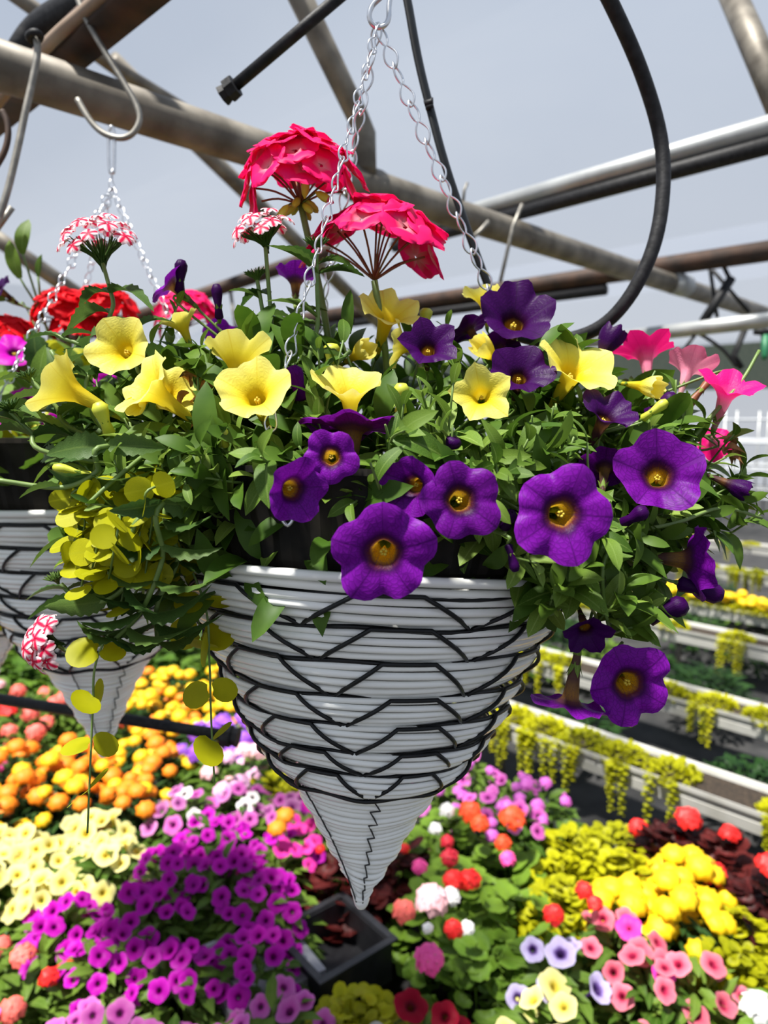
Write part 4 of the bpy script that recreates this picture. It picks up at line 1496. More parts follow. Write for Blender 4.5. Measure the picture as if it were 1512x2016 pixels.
# ------------------------------------------------------------------ creeping jenny trailing from the large basket
JE = Plant('creeping_jenny', 'lime creeping jenny trailing from the large basket in front of the basket behind', 'creeping jenny', rootat(300, 0))


def jstrand(pl, pts, ln, step, r=.0009, jitter=.3):
    pth = pl.stem(pts, r, r * .8, 5, 10)
    acc = 0
    flip = R.uniform(0, 3)
    for a, b in zip(pth, pth[1:]):
        acc += (b - a).length
        if acc > step:
            acc = 0
            d = (b - a).normalized()
            flip += 1.4
            u = Vector((math.cos(flip), math.sin(flip) * .6, 0)).normalized()
            for s in (-1, 1):
                l_ = ln * R.uniform(.8, 1.15)
                pl.leaf('jenny', b, u * s + Vector((R.uniform(-jitter, jitter), -.2, R.uniform(-.3, .2))), Vector((R.uniform(-1, 1), -.7 + R.uniform(-.5, .7), R.uniform(-.1, 1.1))), l_)


for k in range(15):
    x = R.uniform(150, 315)
    y1 = R.uniform(1060, 1180) - abs(x - 230) * .3
    jstrand(JE, [rootat(300, 0), W(x + 20, 955, R.uniform(.44, .54)), W(x, 1030, R.uniform(.44, .54)), W(x - 15 + R.uniform(-15, 15), y1, .47)], .0165, .012, jitter=.9)
jstrand(JE, [W(260, 1000, .48), W(240, 1180, .48), W(190, 1300, .48), W(183, 1390, .48), W(178, 1500, .48), W(172, 1640, .48)], .0215, .030)
jstrand(JE, [W(320, 1000, .50), W(400, 1180, .50), W(412, 1300, .50), W(415, 1400, .50), W(422, 1540, .50)], .0215, .031)
jstrand(JE, [W(300, 1000, .52), W(370, 1150, .52), W(395, 1240, .52)], .024, .022)
JE.finish()
# ------------------------------------------------------------------ plants of the two baskets behind
def mound(pl, c, ax, n, keys, ln, lo=-.3):
    for k in range(n):
        while True:
            q = Vector((R.uniform(-1, 1), R.uniform(-1, 1), R.uniform(lo, 1)))
            if .55 < q.length < 1:
                break
        p = c + Vector((q.x * ax[0], q.y * ax[1], q.z * ax[2]))
        d = q + Vector((R.uniform(-.6, .6), R.uniform(-.6, .6), R.uniform(-.4, .6)))
        pl.leaf(R.choice(keys), p, d, q * .5 + Vector((0, -.3, .8)), ln * R.uniform(.7, 1.2))


r2 = B2 + Vector((0, 0, .06))
RG = Plant('geranium', 'scarlet red geranium in the basket on the grey wire hook', 'geranium', r2)
for x, y, w in ((125, 592, 1), (205, 590, 1.1), (160, 625, 1)):
    hub = W(x, y + 45, 1.0)
    gerhead(RG, hub, .036 * w, dirsA, .020, 'red_geranium', r2, .003)
hub = W(15, 690, .98)
gerhead(RG, hub, .036, dirsB, .020, 'red_geranium', r2, .003)
mound(RG, B2 + Vector((0, 0, .06)), (.17, .15, .10), 44, ['geranium'], .055)
RG.finish()
HG = Plant('geranium', 'hot pink geranium half hidden behind the violet trumpet', 'geranium', r2 + Vector((.08, .05, 0)))
gerhead(HG, W(368, 645, 1.08), .042, dirsA, .021, 'geranium', r2 + Vector((.08, .05, 0)), .003)
mound(HG, B2 + Vector((.12, .04, .07)), (.10, .10, .09), 22, ['geranium'], .05)
HG.finish()
MP = Plant('magenta_petunia', 'magenta petunia peeping out between the sprawling verbena leaves', 'petunia plant', r2 + Vector((-.05, -.05, 0)))
for x, y, dia, fc in ((28, 695, 90, (.2, .7, .6)), (48, 790, 90, (-.1, .7, .6)), (122, 832, 60, (.2, .3, .8)), (208, 752, 55, (.1, .2, .9)), (95, 845, 55, (-.5, .2, .6)), (215, 645, 70, (.1, -.3, .8)), (10, 830, 60, (-.3, .5, .7))):
    MP.flower('magenta', x, y, dia, fc, 'flat', .86 if y > 660 else 1.0, root=r2)
MP.flower('dark_purple', 0, 572, 75, (-.4, .4, .5), 'flat', .95, root=r2)
mound(MP, B2 + Vector((-.03, -.02, .06)), (.22, .19, .11), 240, ['petunia', 'verbena', 'petunia'], .045)
for x, y, ln, d in ((40, 548, .05, (-.2, .9, .2)), (45, 500, .045, (.1, 1, .2)), (10, 590, .05, (-.8, .2, .3)), (75, 545, .03, (.2, .9, .1))):
    p = W(x, y, .97)
    MP.leaf('petunia', p, (d[0], -d[2], d[1]), (0, -1, .3), ln, force=True)
    MP.stem([r2, W(90, 640, .98), p], .002, .0015)
MP.finish()
CJ2 = Plant('creeping_jenny', 'lime creeping jenny tucked under the scarlet geranium', 'creeping jenny', r2)
for x, y in ((130, 735), (150, 715), (115, 745), (160, 740), (75, 862), (40, 868), (140, 690)):
    for k in range(5):
        CJ2.leaf('jenny', W(x + R.uniform(-15, 15), y + R.uniform(-12, 12), .93), (R.uniform(-1, 1), -.5, R.uniform(-.3, .8)), (0, -.8, .6), .03)
CJ2.stem([r2, W(120, 760, .95), W(140, 720, .94)], .001, .001)
CJ2.finish()
r3 = B3 + Vector((0, 0, .06))
P3 = Plant('creeping_jenny', 'creeping jenny in the half hidden basket beyond', 'creeping jenny', r3)
mound(P3, B3 + Vector((0, 0, .08)), (.2, .18, .09), 90, ['jenny', 'petunia'], .04)
for k in range(5):
    x = R.uniform(10, 50)
    jstrand(P3, [r3, W(x, 1110, 1.06), W(x, 1150, 1.06), W(x, R.uniform(1200, 1260), 1.07)], .028, .03)
P3.finish()

# ------------------------------------------------------------------ beds of bedding plants on the floor below
FL = {}
FL['orange'] = [MB().add(marigold(i)).mesh('flower', 'marigold_orange') for i in range(3)]
FL['gold'] = [MB().add(marigold(i)).mesh('flower', 'marigold_yellow') for i in range(3)]
FL['sun'] = [MB().add(marigold(i)).mesh('flower', 'marigold_pure') for i in range(3)]
for k in ('red', 'orange_red', 'crimson', 'pink', 'coral', 'soft_pink', 'white', 'violet', 'mauve', 'lilac'):
    FL['u_' + k] = [MB().add(umbel(14, i)).mesh('flower_head', 'fl_' + k) for i in range(2)]
for k in ('magenta', 'mauve', 'lilac', 'cream', 'pink', 'hot', 'lavender', 'crimson', 'white'):
    FL['p_' + k] = [petmesh('field' if i < 2 else 'fieldcup', 'field_' + k, i) for i in range(3)]


def clump(seed, n, fn, mat, rad, hgt, ln, up=.3):
    rg = random.Random(seed)
    b = MB()
    for k in range(n):
        a = rg.uniform(0, 6.283)
        q = math.sqrt(rg.random())
        z = hgt * (1 - .55 * q * q) * rg.uniform(.55, 1.0)
        p = Vector((rad * q * math.cos(a), rad * q * math.sin(a), z))
        d = Vector((math.cos(a) + rg.uniform(-.8, .8), math.sin(a) + rg.uniform(-.8, .8), up + rg.uniform(-.5, .5)))
        b.add(fn, leafmx(p, d, Vector((rg.uniform(-.3, .3), rg.uniform(-.3, .3), 1)), ln * rg.uniform(.7, 1.2)))
    for k in range(8):
        a = k * .785
        b.add(tube([Vector((0, 0, .0)), Vector((rad * .5 * math.cos(a), rad * .5 * math.sin(a), hgt * .8))], .002, 3, cap=False))
    return b.mesh('foliage', mat)


lf3 = leaf(.42, 3, .25, .15, .85)
rl8 = roundleaf(8, .15, .0, .2)
CL = dict(
    green=[clump(i, 230, lf3, 'leaf', .10, .26, .05) for i in range(3)],
    fern=[clump(i + 5, 260, leaf(.3, 3, .2, .1, .9), 'leaf_dark', .11, .24, .045) for i in range(3)],
    ger=[clump(i + 9, 170, rl8, 'leaf_geranium', .13, .26, .050, .1) for i in range(3)],
    lime=[clump(i + 12, 420, rl8, 'jenny_bright', .125, .24, .026, .5) for i in range(3)],
    red=[clump(i + 15, 160, rl8, 'leaf_red', .10, .25, .045) for i in range(2)])
POT = MB().add(lathe([(.0, .0), (.045, .0), (.06, .105), (.063, .105), (.063, .115), (.055, .115), (.05, .09), (.0, .09)], 12)).mesh('nursery_pot', 'tray')
HC = -1.0     # canopy below the eye
# kind: (clump, [(flower, weight)], flowers per plant, radius, label, category, group)
KIND = dict(
    mari=('fern', [('orange', 3), ('gold', 2)], 10, .026, 'orange and gold marigold in the bed below the baskets', 'marigold', 'orange and gold marigolds in the bed'),
    marigold=('fern', [('gold', 4), ('orange', 1)], 10, .025, 'golden yellow marigold behind the capped black rod', 'marigold', 'golden marigolds behind the rod'),
    cream=('green', [('p_cream', 1)], 15, .024, 'pale yellow petunia in the bed between marigolds and magenta petunias', 'petunia plant', 'pale yellow bedding petunias'),
    lilac=('green', [('p_lilac', 3), ('p_mauve', 2), ('p_white', .4)], 14, .021, 'lilac pink petunia next to the marigold bed', 'petunia plant', 'lilac pink bedding petunias'),
    ball=('green', [('u_lilac', 3), ('u_soft_pink', 1)], 4, .034, 'pale pink ball flowered plant under the end of the black rod', 'flower plant', 'pale pink ball flowers'),
    violet=('green', [('u_violet', 1)], 6, .04, 'violet bedding plant beside the black rod cap', 'flower plant', 'violet bedding plants'),
    whites=('green', [('u_white', 1)], 5, .03, 'white bedding plant behind the violet flowers', 'flower plant', 'white bedding plants'),
    mag=('green', [('p_magenta', 1)], 20, .0185, 'bright magenta petunia in the wide bed below the basket tip', 'petunia plant', 'magenta bedding petunias'),
    magr=('green', [('p_magenta', 2), ('p_hot', 1)], 17, .020, 'cerise and magenta petunia close to the bronze begonias', 'petunia plant', 'cerise bedding petunias'),
    mauve=('green', [('p_mauve', 1)], 12, .0205, 'mauve pink petunia in the bed in front of the magenta petunias', 'petunia plant', 'mauve bedding petunias'),
    coral=('green', [('u_coral', 2), ('u_red', 1), ('u_pink', .5)], 5, .026, 'coral flowered plant beside the magenta petunia bed', 'flower plant', 'coral bedding plants'),
    lime=('lime', [], 0, 0, 'lime creeping jenny mat beside the black tray', 'creeping jenny', 'creeping jenny mats by the tray'),
    limer=('lime', [], 0, 0, 'lime creeping jenny mat beside the bright yellow marigolds', 'creeping jenny', 'creeping jenny mats by the yellow marigolds'),
    limeb=('lime', [], 0, 0, 'lime creeping jenny mat in front of the white trough', 'creeping jenny', 'creeping jenny mats before the trough'),
    limes=('lime', [], 0, 0, 'small lime creeping jenny beside the lilac petunias', 'creeping jenny', 'small creeping jenny by the lilac petunias'),
    beg=('red', [('u_red', 1), ('u_crimson', 1), ('u_orange_red', .6)], 4, .018, 'bronze leaved red begonia behind the black tray', 'begonia', 'bronze leaved begonias'),
    ger=('ger', [], 0, 0, 'green leaved geranium in the bed beside the black tray', 'geranium', 'bedding geraniums'),
    verb=('green', [('u_mauve', 1), ('p_mauve', 1)], 10, .021, 'mauve verbena like plant at the foot of the white trough', 'flower plant', 'mauve plants by the trough'),
    sun=('fern', [('sun', 1)], 16, .029, 'bright yellow marigold standing in front of the white trough', 'marigold', 'bright yellow marigolds'),
    celo=('red', [('u_red', 1)], 2, .036, 'scarlet flower ball on dark leaves behind the bright yellow marigolds', 'flower plant', 'scarlet flowers behind the marigolds'),
    pink=('green', [('p_pink', 4), ('p_hot', .5)], 9, .022, 'rose pink petunia between lavender petunias and lime mat', 'petunia plant', 'rose pink bedding petunias'),
    hot=('green', [('p_hot', 1)], 9, .026, 'hot pink petunia at the edge of the rose pink petunias', 'petunia plant', 'hot pink bedding petunias'),
    lav=('green', [('p_lavender', 1)], 7, .026, 'lavender petunia with dark throats beside rose pink petunias', 'petunia plant', 'lavender bedding petunias'),
    cream2=('green', [('p_cream', 1)], 7, .028, 'cream petunia below the lavender petunias', 'petunia plant', 'cream bedding petunias'),
    crim=('green', [('p_crimson', 3), ('p_hot', .6), ('p_white', .5)], 6, .028, 'crimson petunia between lime mat and cream petunias', 'petunia plant', 'crimson bedding petunias'),
    whiteb=('ger', [('u_white', 1)], 3, .03, 'white flowered plant at the edge of the geranium leaves', 'flower plant', 'white flowers by the geranium leaves'),
    gerr=('ger', [], 0, 0, 'round leaved green plant below the lime mat', 'geranium', 'green leaved plants below the lime mat'),
    mix=('green', [('u_coral', 1), ('u_red', 1), ('u_soft_pink', 1), ('u_pink', .6)], 3, .036, 'mixed coral and red geranium beyond the marigold bed', 'geranium', 'mixed geraniums beyond the marigolds'),
    greenb=('ger', [], 0, 0, 'leafy green plant beyond the marigold bed', 'geranium', 'leafy plants beyond the marigolds'))
BEDS = [
    ('tray', [(545, 1790), (640, 1715), (770, 1735), (815, 1900), (700, 1908), (560, 1915), (520, 1860)]),
    ('violet', [(400, 1425), (520, 1420), (520, 1462), (400, 1462)]),
    ('whites', [(440, 1395), (530, 1385), (530, 1425), (440, 1425)]),
    ('ball', [(345, 1450), (440, 1462), (525, 1462), (525, 1500), (440, 1545), (400, 1500)]),
    ('limes', [(505, 1480), (600, 1480), (600, 1560), (505, 1560)]),
    ('marigold', [(270, 1345), (330, 1300), (620, 1280), (560, 1400), (400, 1430), (350, 1450), (260, 1440)]),
    ('mari', [(-800, 1650), (-800, 1475), (150, 1450), (260, 1440), (350, 1450), (400, 1500), (420, 1545), (270, 1580), (200, 1610), (0, 1640)]),
    ('mix', [(-800, 1380), (140, 1345), (270, 1345), (260, 1440), (150, 1450), (-800, 1475)]),
    ('greenb', [(-900, 1250), (700, 1230), (620, 1300), (270, 1345), (140, 1345), (-900, 1380)]),
    ('cream', [(-800, 1650), (0, 1640), (200, 1600), (310, 1600), (240, 1680), (110, 1745), (-800, 1775)]),
    ('lilac', [(270, 1580), (420, 1540), (505, 1520), (600, 1560), (450, 1600), (310, 1640)]),
    ('magr', [(450, 1610), (560, 1545), (640, 1600), (650, 1720), (570, 1720), (480, 1660)]),
    ('coral', [(-800, 1775), (60, 1770), (70, 1980), (-800, 2000)]),
    ('mauve', [(60, 1925), (300, 1935), (530, 1880), (575, 1930), (560, 2300), (-800, 2300), (-800, 2000)]),
    ('mag', [(60, 1770), (110, 1745), (240, 1680), (310, 1640), (450, 1610), (480, 1660), (570, 1720), (630, 1740), (610, 1800), (560, 1860), (530, 1880), (300, 1935), (60, 1925)]),
    ('beg', [(640, 1625), (830, 1625), (830, 1700), (640, 1700)]),
    ('lime', [(550, 1915), (720, 1905), (815, 1950), (830, 2300), (560, 2300)]),
    ('verb', [(830, 1500), (960, 1470), (1090, 1580), (1090, 1640), (960, 1590), (850, 1600)]),
    ('sun', [(1190, 1680), (1280, 1650), (1390, 1690), (1410, 1760), (1330, 1800), (1230, 1800)]),
    ('celo', [(1290, 1600), (1400, 1600), (1500, 1680), (1490, 1740), (1400, 1720), (1320, 1650)]),
    ('limer', [(1410, 1760), (1490, 1730), (2150, 1700), (2150, 1950), (1480, 1930), (1300, 1850), (1350, 1800)]),
    ('limeb', [(1090, 1590), (1200, 1580), (1270, 1650), (1190, 1680), (1190, 1760), (1060, 1760), (1020, 1690)]),
    ('lav', [(1040, 1850), (1180, 1850), (1200, 1950), (1040, 1950)]),
    ('hot', [(1330, 1920), (1440, 1910), (1440, 1985), (1320, 1985)]),
    ('pink', [(1060, 1810), (1240, 1810), (1440, 1870), (1440, 1920), (1330, 1960), (1200, 1960), (1180, 1850)]),
    ('cream2', [(1010, 1955), (1200, 1955), (1200, 2300), (1000, 2300)]),
    ('crim', [(815, 1930), (1010, 1930), (1000, 2300), (830, 2300)]),
    ('whiteb', [(1460, 1950), (2150, 1950), (2150, 2100), (1460, 2100)]),
    ('gerr', [(1200, 1955), (1320, 1985), (1460, 1940), (2150, 2300), (1200, 2300)]),
    ('ger', [(720, 1830), (820, 1690), (850, 1600), (960, 1590), (1090, 1640), (1190, 1760), (1200, 1830), (1040, 1940), (815, 1940), (735, 1890)])]
DENS = dict(pink=.085, lav=.10, hot=.09, cream2=.11, crim=.12, beg=.11, celo=.11, coral=.12, magr=.11, ball=.10, violet=.10, whites=.10, mari=.125, marigold=.125, lilac=.115, verb=.115, lime=.10, limer=.10, limeb=.10, limes=.11, cream=.115, mag=.12, mauve=.125, sun=.11)
GERPL = []
used = set()
sm_rg = random.Random(3)


def bedplant(kind, base, rg, scale=1.0, nscale=1.0):
    cl, fl, nf, fr_, label, cat, grp = KIND[kind]
    nm = {'petunia plant': 'petunia', 'flower plant': 'bedding_plant', 'creeping jenny': 'creeping_jenny'}.get(cat, cat)
    t_ = thing(nm, base, label, cat, grp)
    rz = Matrix.Rotation(rg.uniform(0, 6.28), 4, 'Z')
    zoff = rg.uniform(-.02, .02)
    place('foliage', rg.choice(CL[cl]), Matrix.Translation(base + Vector((0, 0, .035 + zoff))) @ rz @ Matrix.Diagonal((scale, scale, 1, 1)), t_, kind='stuff')
    place('nursery_pot', POT, Matrix.Translation(base), t_)
    tot = sum(w for _, w in fl)
    for k in range(int(nf * nscale + .5)):
        x = rg.uniform(0, tot)
        for key, w in fl:
            x -= w
            if x <= 0:
                break
        a = k * 2.4 + rg.uniform(-.4, .4)
        q = math.sqrt((k + rg.random()) / nf)
        d = Vector((.45 * q * math.cos(a), .45 * q * math.sin(a) - .22, 1))
        p = base + Vector((.095 * q * math.cos(a) * scale, .095 * q * math.sin(a) * scale, .30 + zoff + rg.uniform(-.012, .02) - .07 * q * q))
        if key[:2] == 'p_':
            d += Vector((rg.uniform(-.5, .5), -.35 + rg.uniform(-.4, .4), 0))
        place('flower', rg.choice(FL[key]), aim(p, d, rg.uniform(0, 6), fr_ * rg.uniform(.82, 1.15)), t_)
    return t_


step = .055
TL0 = H(1290, 1525, -1.05).dot(E1)      # the nearest trough stands here
TB0 = H(1290, 1525, -1.05).dot(E2)
cells = []
for i in range(-60, 61):
    for j in range(-10, 90):
        p = E1 * (i * step) + E2 * (j * step)
        cells.append((p.x + sm_rg.uniform(-.025, .025), p.y + sm_rg.uniform(-.025, .025)))
sm_rg.shuffle(cells)
PRI = {k: i for i, k in enumerate(('pink', 'lav', 'hot', 'cream2', 'crim', 'sun', 'celo', 'beg', 'violet', 'whites', 'ball', 'limes'))}


def bedof(x, y):
    px, py, d = proj(Vector((x, y, CZ + HC)))
    return next((k for k, P in BEDS if inside(px, py, P)), None)


cells = [c for c in cells if .7 < c[1] < 3.9 and abs(c[0]) < 2.9]
cells.sort(key=lambda c: PRI.get(bedof(*c), 99))
taken = []
for x, y in cells:
    if not (.7 < y < 3.9 and abs(x) < 2.9):
        continue
    px, py, d = proj(Vector((x, y, CZ + HC)))
    if not (-600 < px < 2000 and 1230 < py < 2250):
        continue
    kind = next((k for k, P in BEDS if inside(px, py, P)), None)
    if kind in (None, 'tray'):
        continue
    if -.15 < Vector((x, y, 0)).dot(E1) - TL0 < .28 and Vector((x, y, 0)).dot(E2) < TB0 + 1.3:
        continue
    dm = DENS.get(kind, .14)
    if any((x - a) ** 2 + (y - b) ** 2 < (dm * .5 + dd * .5) ** 2 for a, b, dd in taken):
        continue
    taken.append((x, y, dm))
    o = bedplant(kind, Vector((x, y, 0)), sm_rg)
    if kind in ('ger', 'gerr'):
        GERPL.append((o, Vector((x, y, 0))))
# flower heads of the bedding geraniums, each on the plant under it
for px, py, key, sz in ((1010, 1612, 'orange_red', 48), (925, 1600, 'orange_red', 42), (945, 1622, 'orange_red', 36), (990, 1660, 'orange_red', 32), (1000, 1692, 'pink', 30), (885, 1690, 'crimson', 34),
                        (880, 1658, 'crimson', 26), (893, 1735, 'red', 40), (925, 1733, 'red', 40), (850, 1775, 'soft_pink', 62), (888, 1766, 'white', 34), (795, 1796, 'coral', 44), (893, 1830, 'red', 36), (920, 1828, 'white', 28),
                        (842, 1828, 'white', 20), (845, 1890, 'pink', 56), (826, 1707, 'pink', 30), (1090, 1803, 'red', 40), (1150, 1755, 'red', 34), (1172, 1780, 'red', 30), (880, 1597, 'white', 30), (857, 1632, 'white', 24),
                        (1000, 1590, 'mauve', 26), (1490, 1985, 'white', 60)):
    p = H(px, py, HC + .055)
    o, b = min(GERPL, key=lambda q: (q[1].x - p.x) ** 2 + (q[1].y - p.y) ** 2)
    r_ = sz * .66 * (p - CAM).dot(FW) / F
    place('flower_head', sm_rg.choice(FL['u_' + key]), aim(p, Vector((0, -.35, 1)), sm_rg.uniform(0, 6), r_), o)
# two stray marigolds among the magenta petunias
for px, py in ((562, 1606), (546, 1631)):
    p = H(px, py, HC + .06)
    t_ = thing('marigold', Vector((p.x, p.y, 0)), 'stray orange marigold bloom among the magenta petunias', 'marigold', 'stray marigolds in the petunia bed')
    place('flower', FL['orange'][0], aim(p, Vector((0, -.3, 1)), 0, .023), t_)
    place('stem', MB().add(tube([Vector((p.x, p.y, 0)), p], .002, 6)).mesh('stem', 'stem'), I4, t_)
# empty black tray and a concrete slab
tp = H(655, 1838, -1.05)
tr_ = thing('plant_tray', Vector((tp.x, tp.y, 0)), 'empty black plastic plant tray below the basket tip', 'tray', None, Matrix.Translation((tp.x, tp.y, 0)) @ Matrix.Rotation(pi / 4 - .1, 4, 'Z') @ Matrix.Diagonal((.82, .82, 1, 1)))
tm = WM[tr_.name]
for nm, c, s in (('bottom', (0, 0, .165), (.20, .20, .012)), ('side', (0, .10, .20), (.215, .010, .09)), ('side', (0, -.10, .20), (.215, .010, .09)), ('side', (.10, 0, .20), (.010, .20, .09)), ('side', (-.10, 0, .20), (.010, .20, .09)),
                 ('rim', (0, .108, .247), (.235, .018, .006)), ('rim', (0, -.108, .247), (.235, .018, .006)), ('rim', (.108, 0, .247), (.018, .20, .006)), ('rim', (-.108, 0, .247), (.018, .20, .006)), ('foot', (0, 0, .08), (.16, .16, .16))):
    place(nm, MB().add(box(c, s)).mesh(nm, 'tray', smooth=False), tm, tr_)
sp_ = H(508, 1888, -1.08)
sl_ = place('paving_slab', MB().add(box((0, 0, .11), (.20, .20, .22))).mesh('paving_slab', 'paver', smooth=False), Matrix.Translation((sp_.x, sp_.y, 0)) @ Matrix.Rotation(.6, 4, 'Z'), None,
            label='grey concrete block beside the empty black tray', category='block')

# ------------------------------------------------------------------ white troughs with creeping jenny
STR = []
for sdd in range(4):
    rg = random.Random(sdd)
    b = MB()
    ln = .15
    b.add(tube([Vector((0, 0, .01)), Vector((.004, 0, -ln * .5)), Vector((0, 0, -ln))], .0012, 4))
    k = 0
    z = 0
    while z < ln:
        a = k * 1.3
        for s in (0, pi):
            b.add(roundleaf(7, .1, 0, .1), leafmx(Vector((0, 0, -z)), (math.cos(a + s), math.sin(a + s), -.25), (0, 0, 1), .020 * rg.uniform(.8, 1.1) * (1 - .45 * z / ln)))
        z += .0085
        k += 1
    STR.append(b.mesh('trailing_strand', 'jenny_bright'))
MAT_ = [clump(40 + i, 260, rl8, 'jenny_bright', .13, .055, .026, .5) for i in range(3)]
YMAT = MB()
HT = -1.05


def trough(p, q, label, h_floor=0.0, strands=1.0, seed=0, extra=None, plants=True):
    rg = random.Random(seed)
    d = (q - p).normalized()
    nrm = Vector((d.y, -d.x, 0))
    if nrm.y > 0:
        nrm = -nrm                     # towards the viewer
    t_ = thing('plant_trough', Vector((p.x, p.y, 0)), label, 'trough')
    w_, hh = .15, .065
    pr = [(0, 0), (.012, .004), (.012, -.010), (.004, -.012), (.002, -.030), (.006, -.032), (.004, -hh), (-.05, -hh - .01), (-w_ - .004, -hh), (-w_, -.012), (-w_ - .012, -.010), (-w_ - .012, .004), (-w_, 0), (-w_ + .006, -.02), (-.05, -.03), (-.006, -.02)]
    b = MB()
    for e in (p, q):
        b.v += [tuple(e + nrm * a + Vector((0, 0, z))) for a, z in pr]
    n = len(pr)
    b.uv = [(0, 0)] * (2 * n)
    b.f = [(i, (i + 1) % n, n + (i + 1) % n, n + i) for i in range(n)] + [tuple(range(n)), tuple(reversed(range(n, 2 * n)))]
    b.mi = [0] * len(b.f)
    place('channel', b.mesh('channel', 'gutter', smooth=False), I4, t_)
    sb_ = MB()
    sb_.v = [tuple(e + nrm * a + Vector((0, 0, z))) for e in (p, q) for a, z in ((-.008, -.012), (-w_ + .008, -.012), (-w_ + .008, -.028), (-.008, -.028))]
    sb_.uv = [(0, 0)] * 8
    sb_.f = [(0, 1, 5, 4), (1, 2, 6, 5), (2, 3, 7, 6), (3, 0, 4, 7), (0, 3, 2, 1), (4, 5, 6, 7)]
    sb_.mi = [0] * 6
    place('soil', sb_.mesh('soil', 'soil', smooth=False), I4, t_)
    L_ = (q - p).length
    k = .3
    while k < L_:
        c = p + d * k - nrm * .065
        place('leg', MB().add(tube([Vector((c.x, c.y, 0)), c + Vector((0, 0, -hh))], .014, 8)).mesh('leg', 'pipe'), I4, t_)
        k += .9
    k = .05
    while k < L_ and plants:
        c = p + d * k - nrm * .06
        pj = proj(c)
        if -100 < pj[0] < 1650 and rg.random() < .80:
            pl = thing('creeping_jenny', c, 'yellow lime creeping jenny growing in the ' + label.split(' ', 1)[1], 'creeping jenny', 'creeping jenny in the ' + label.split(' ', 1)[1])
            place('foliage', rg.choice(MAT_), Matrix.Translation(c + Vector((0, 0, -.03))) @ Matrix.Rotation(rg.uniform(0, 6), 4, 'Z') @ Matrix.Diagonal((.62, .62, .9, 1)), pl, kind='stuff')
            if rg.random() < strands:
                for s in range(rg.choice((2, 3, 4, 5))):
                    e = c + d * rg.uniform(-.06, .06) + nrm * (.078 + rg.uniform(0, .015)) + Vector((0, 0, .008))
                    place('trailing_strand', rg.choice(STR), Matrix.Translation(e) @ Matrix.Rotation(rg.uniform(0, 6), 4, 'Z') @ Matrix.Diagonal((1.15, 1.15, rg.uniform(.6, 1.3), 1)), pl)
        k += rg.uniform(.12, .19)
    if extra:
        extra(p, d, nrm, L_, t_)
    return t_


def tline(y_at, x_at, h, near, far):
    c = H(x_at, y_at, h)
    return c - E2 * near, c + E2 * far


def marirow(p, d, nrm, L_, t_):
    k = .05
    rg = random.Random(5)
    while k < L_:
        c = p + d * k - nrm * .06
        pj = proj(c)
        if 900 < pj[0] < 1600:
            pl = thing('marigold', c, 'bright yellow marigold growing in a far white trough', 'marigold', 'yellow marigolds in a far trough')
            place('foliage', rg.choice(MAT_), Matrix.Translation(c + Vector((0, 0, -.03))) @ Matrix.Diagonal((.7, .7, 1, 1)), pl, kind='stuff')
            for s in range(9):
                place('flower', rg.choice(FL['sun']), aim(c + Vector((rg.uniform(-.07, .07), rg.uniform(-.07, .07), .05 + rg.uniform(-.02, .02))), Vector((0, -.5, 1)), 0, .028), pl)
        k += .13


trough(*tline(1525, 1290, HT, 1.5, 1.4), 'long white trough nearest the flower beds', strands=.9, seed=1)
trough(*tline(1376, 1340, HT, 1.8, 1.8), 'second white trough beyond the flower beds', strands=.7, seed=2)
trough(*tline(1262, 1450, HT, 1.8, 2.6), 'third white trough beyond the flower beds', strands=.8, seed=3)
trough(*tline(1192, 1400, HT, 2.4, 2.6), 'marigold filled white trough beyond the flower beds', strands=0, seed=4, extra=marirow, plants=False)
trough(*tline(1112, 1350, HT, 2.5, 4), 'fifth white trough beyond the flower beds', strands=.8, seed=5)
trough(*tline(1060, 1350, HT, 3, 4), 'farthest white trough in front of the wire racks', strands=.5, seed=6)
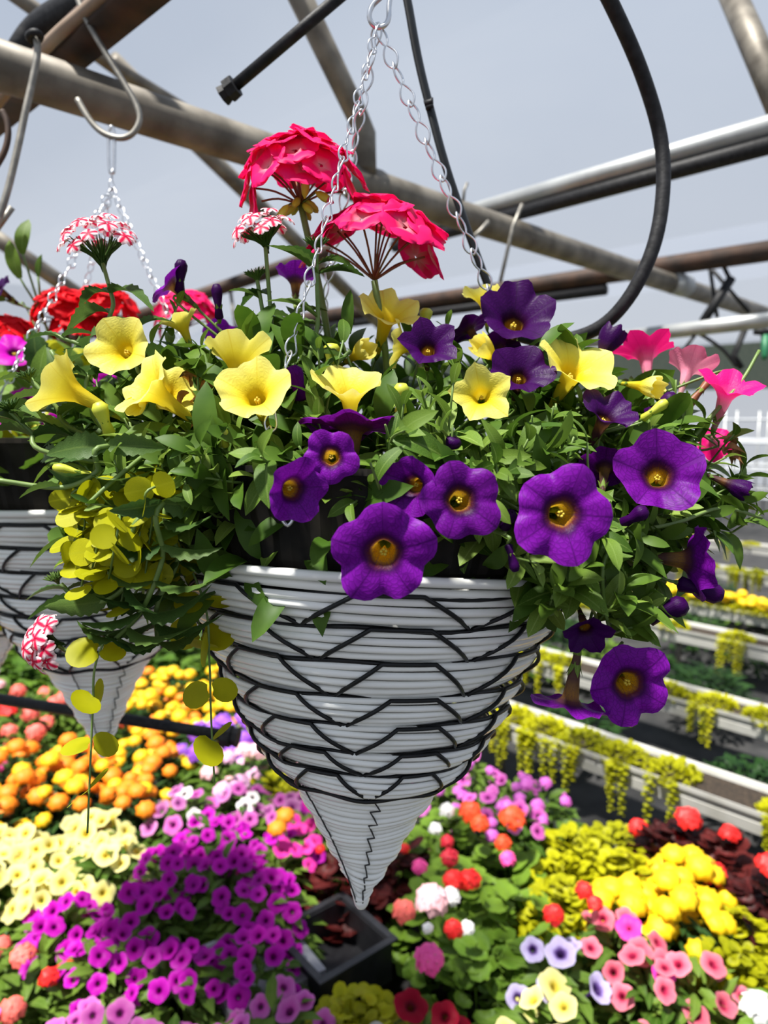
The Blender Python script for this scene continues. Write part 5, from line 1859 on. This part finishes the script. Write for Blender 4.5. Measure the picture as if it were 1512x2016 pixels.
# low green plants in the aisles between the troughs
rg = random.Random(21)
TL = [H(x_, y_, HT).dot(E1) for y_, x_ in ((1525, 1290), (1376, 1340), (1262, 1450), (1192, 1400), (1112, 1350))]
spots = []
for k in range(500):
    c = E1 * rg.uniform(2.2, 5.0) + E2 * rg.uniform(-.7, 4)
    c.z = 0
    pj = proj(c)
    if not (880 < pj[0] < 1600) or any(-.19 < c.dot(E1) - a < .33 for a in TL) or any((c - q).length < .2 for q in spots):
        continue
    spots.append(c.copy())
    t_ = thing('green_plant', c, 'dark green leafy plant standing on the floor between the troughs', 'plant', 'leafy plants between the troughs')
    place('foliage', rg.choice(CL['green'] + CL['fern']), Matrix.Translation(c) @ Matrix.Rotation(rg.uniform(0, 6), 4, 'Z') @ Matrix.Diagonal((1.4, 1.4, rg.uniform(.6, 1.1), 1)), t_, kind='stuff')

# ------------------------------------------------------------------ far racks, shade band, small fittings
rk0 = H(1300, 1020, -1.0) + E1 * 1.2
for ri in range(2):
    o_ = rk0 + E1 * ri * 1.1 - E2 * 1.2
    o_.z = 0
    t_ = thing('wire_rack', o_, ('white wire rack standing behind the farthest trough', 'white wire rack standing behind another wire rack')[ri], 'rack')
    for zl in (.45, .75, 1.05, 1.30):
        for s in (0, .35):
            a = o_ + E1 * s + Vector((0, 0, zl))
            place('bar', MB().add(tube([a, a + E2 * 4.2], .012, 6)).mesh('bar', 'white_paint'), I4, t_)
        for k in range(15):
            a = o_ + E2 * (.3 * k) + Vector((0, 0, zl))
            place('cross_bar', MB().add(tube([a, a + E1 * .35], .006, 5)).mesh('cross_bar', 'pipe_light'), I4, t_)
    for k in range(5):
        for s in (0, .35):
            a = o_ + E2 * (1.05 * k) + E1 * s
            place('post', MB().add(tube([a, a + Vector((0, 0, 1.4))], .012, 6)).mesh('post', 'pipe_light'), I4, t_)
cl0 = ab(8.7, -3, 0)
place('shade_cloth', MB().add(box((0, 0, 0), (.02, 19, .9))).mesh('shade_cloth', 'dark_cloth', smooth=False), Matrix.Translation(ab(15.3, 6, 2.35)) @ Matrix.Rotation(pi / 4, 4, 'Z'), None,
      label='dark shade cloth band stretched along the far film wall', category='shade cloth')
hs_ = thing('hose_nozzle', W(1500, 650, 2.3), 'small green and black spray nozzle under the pale rail pipe', 'nozzle')
place('valve', MB().add(tube([W(1486, 652, 2.3), W(1520, 655, 2.3)], .012, 10)).mesh('valve', 'rubber'), I4, hs_)
place('body', MB().add(tube([W(1506, 660, 2.3), W(1506, 700, 2.3), W(1504, 708, 2.3)], [.012, .010, .006], 10)).mesh('body', 'green_plastic'), I4, hs_)
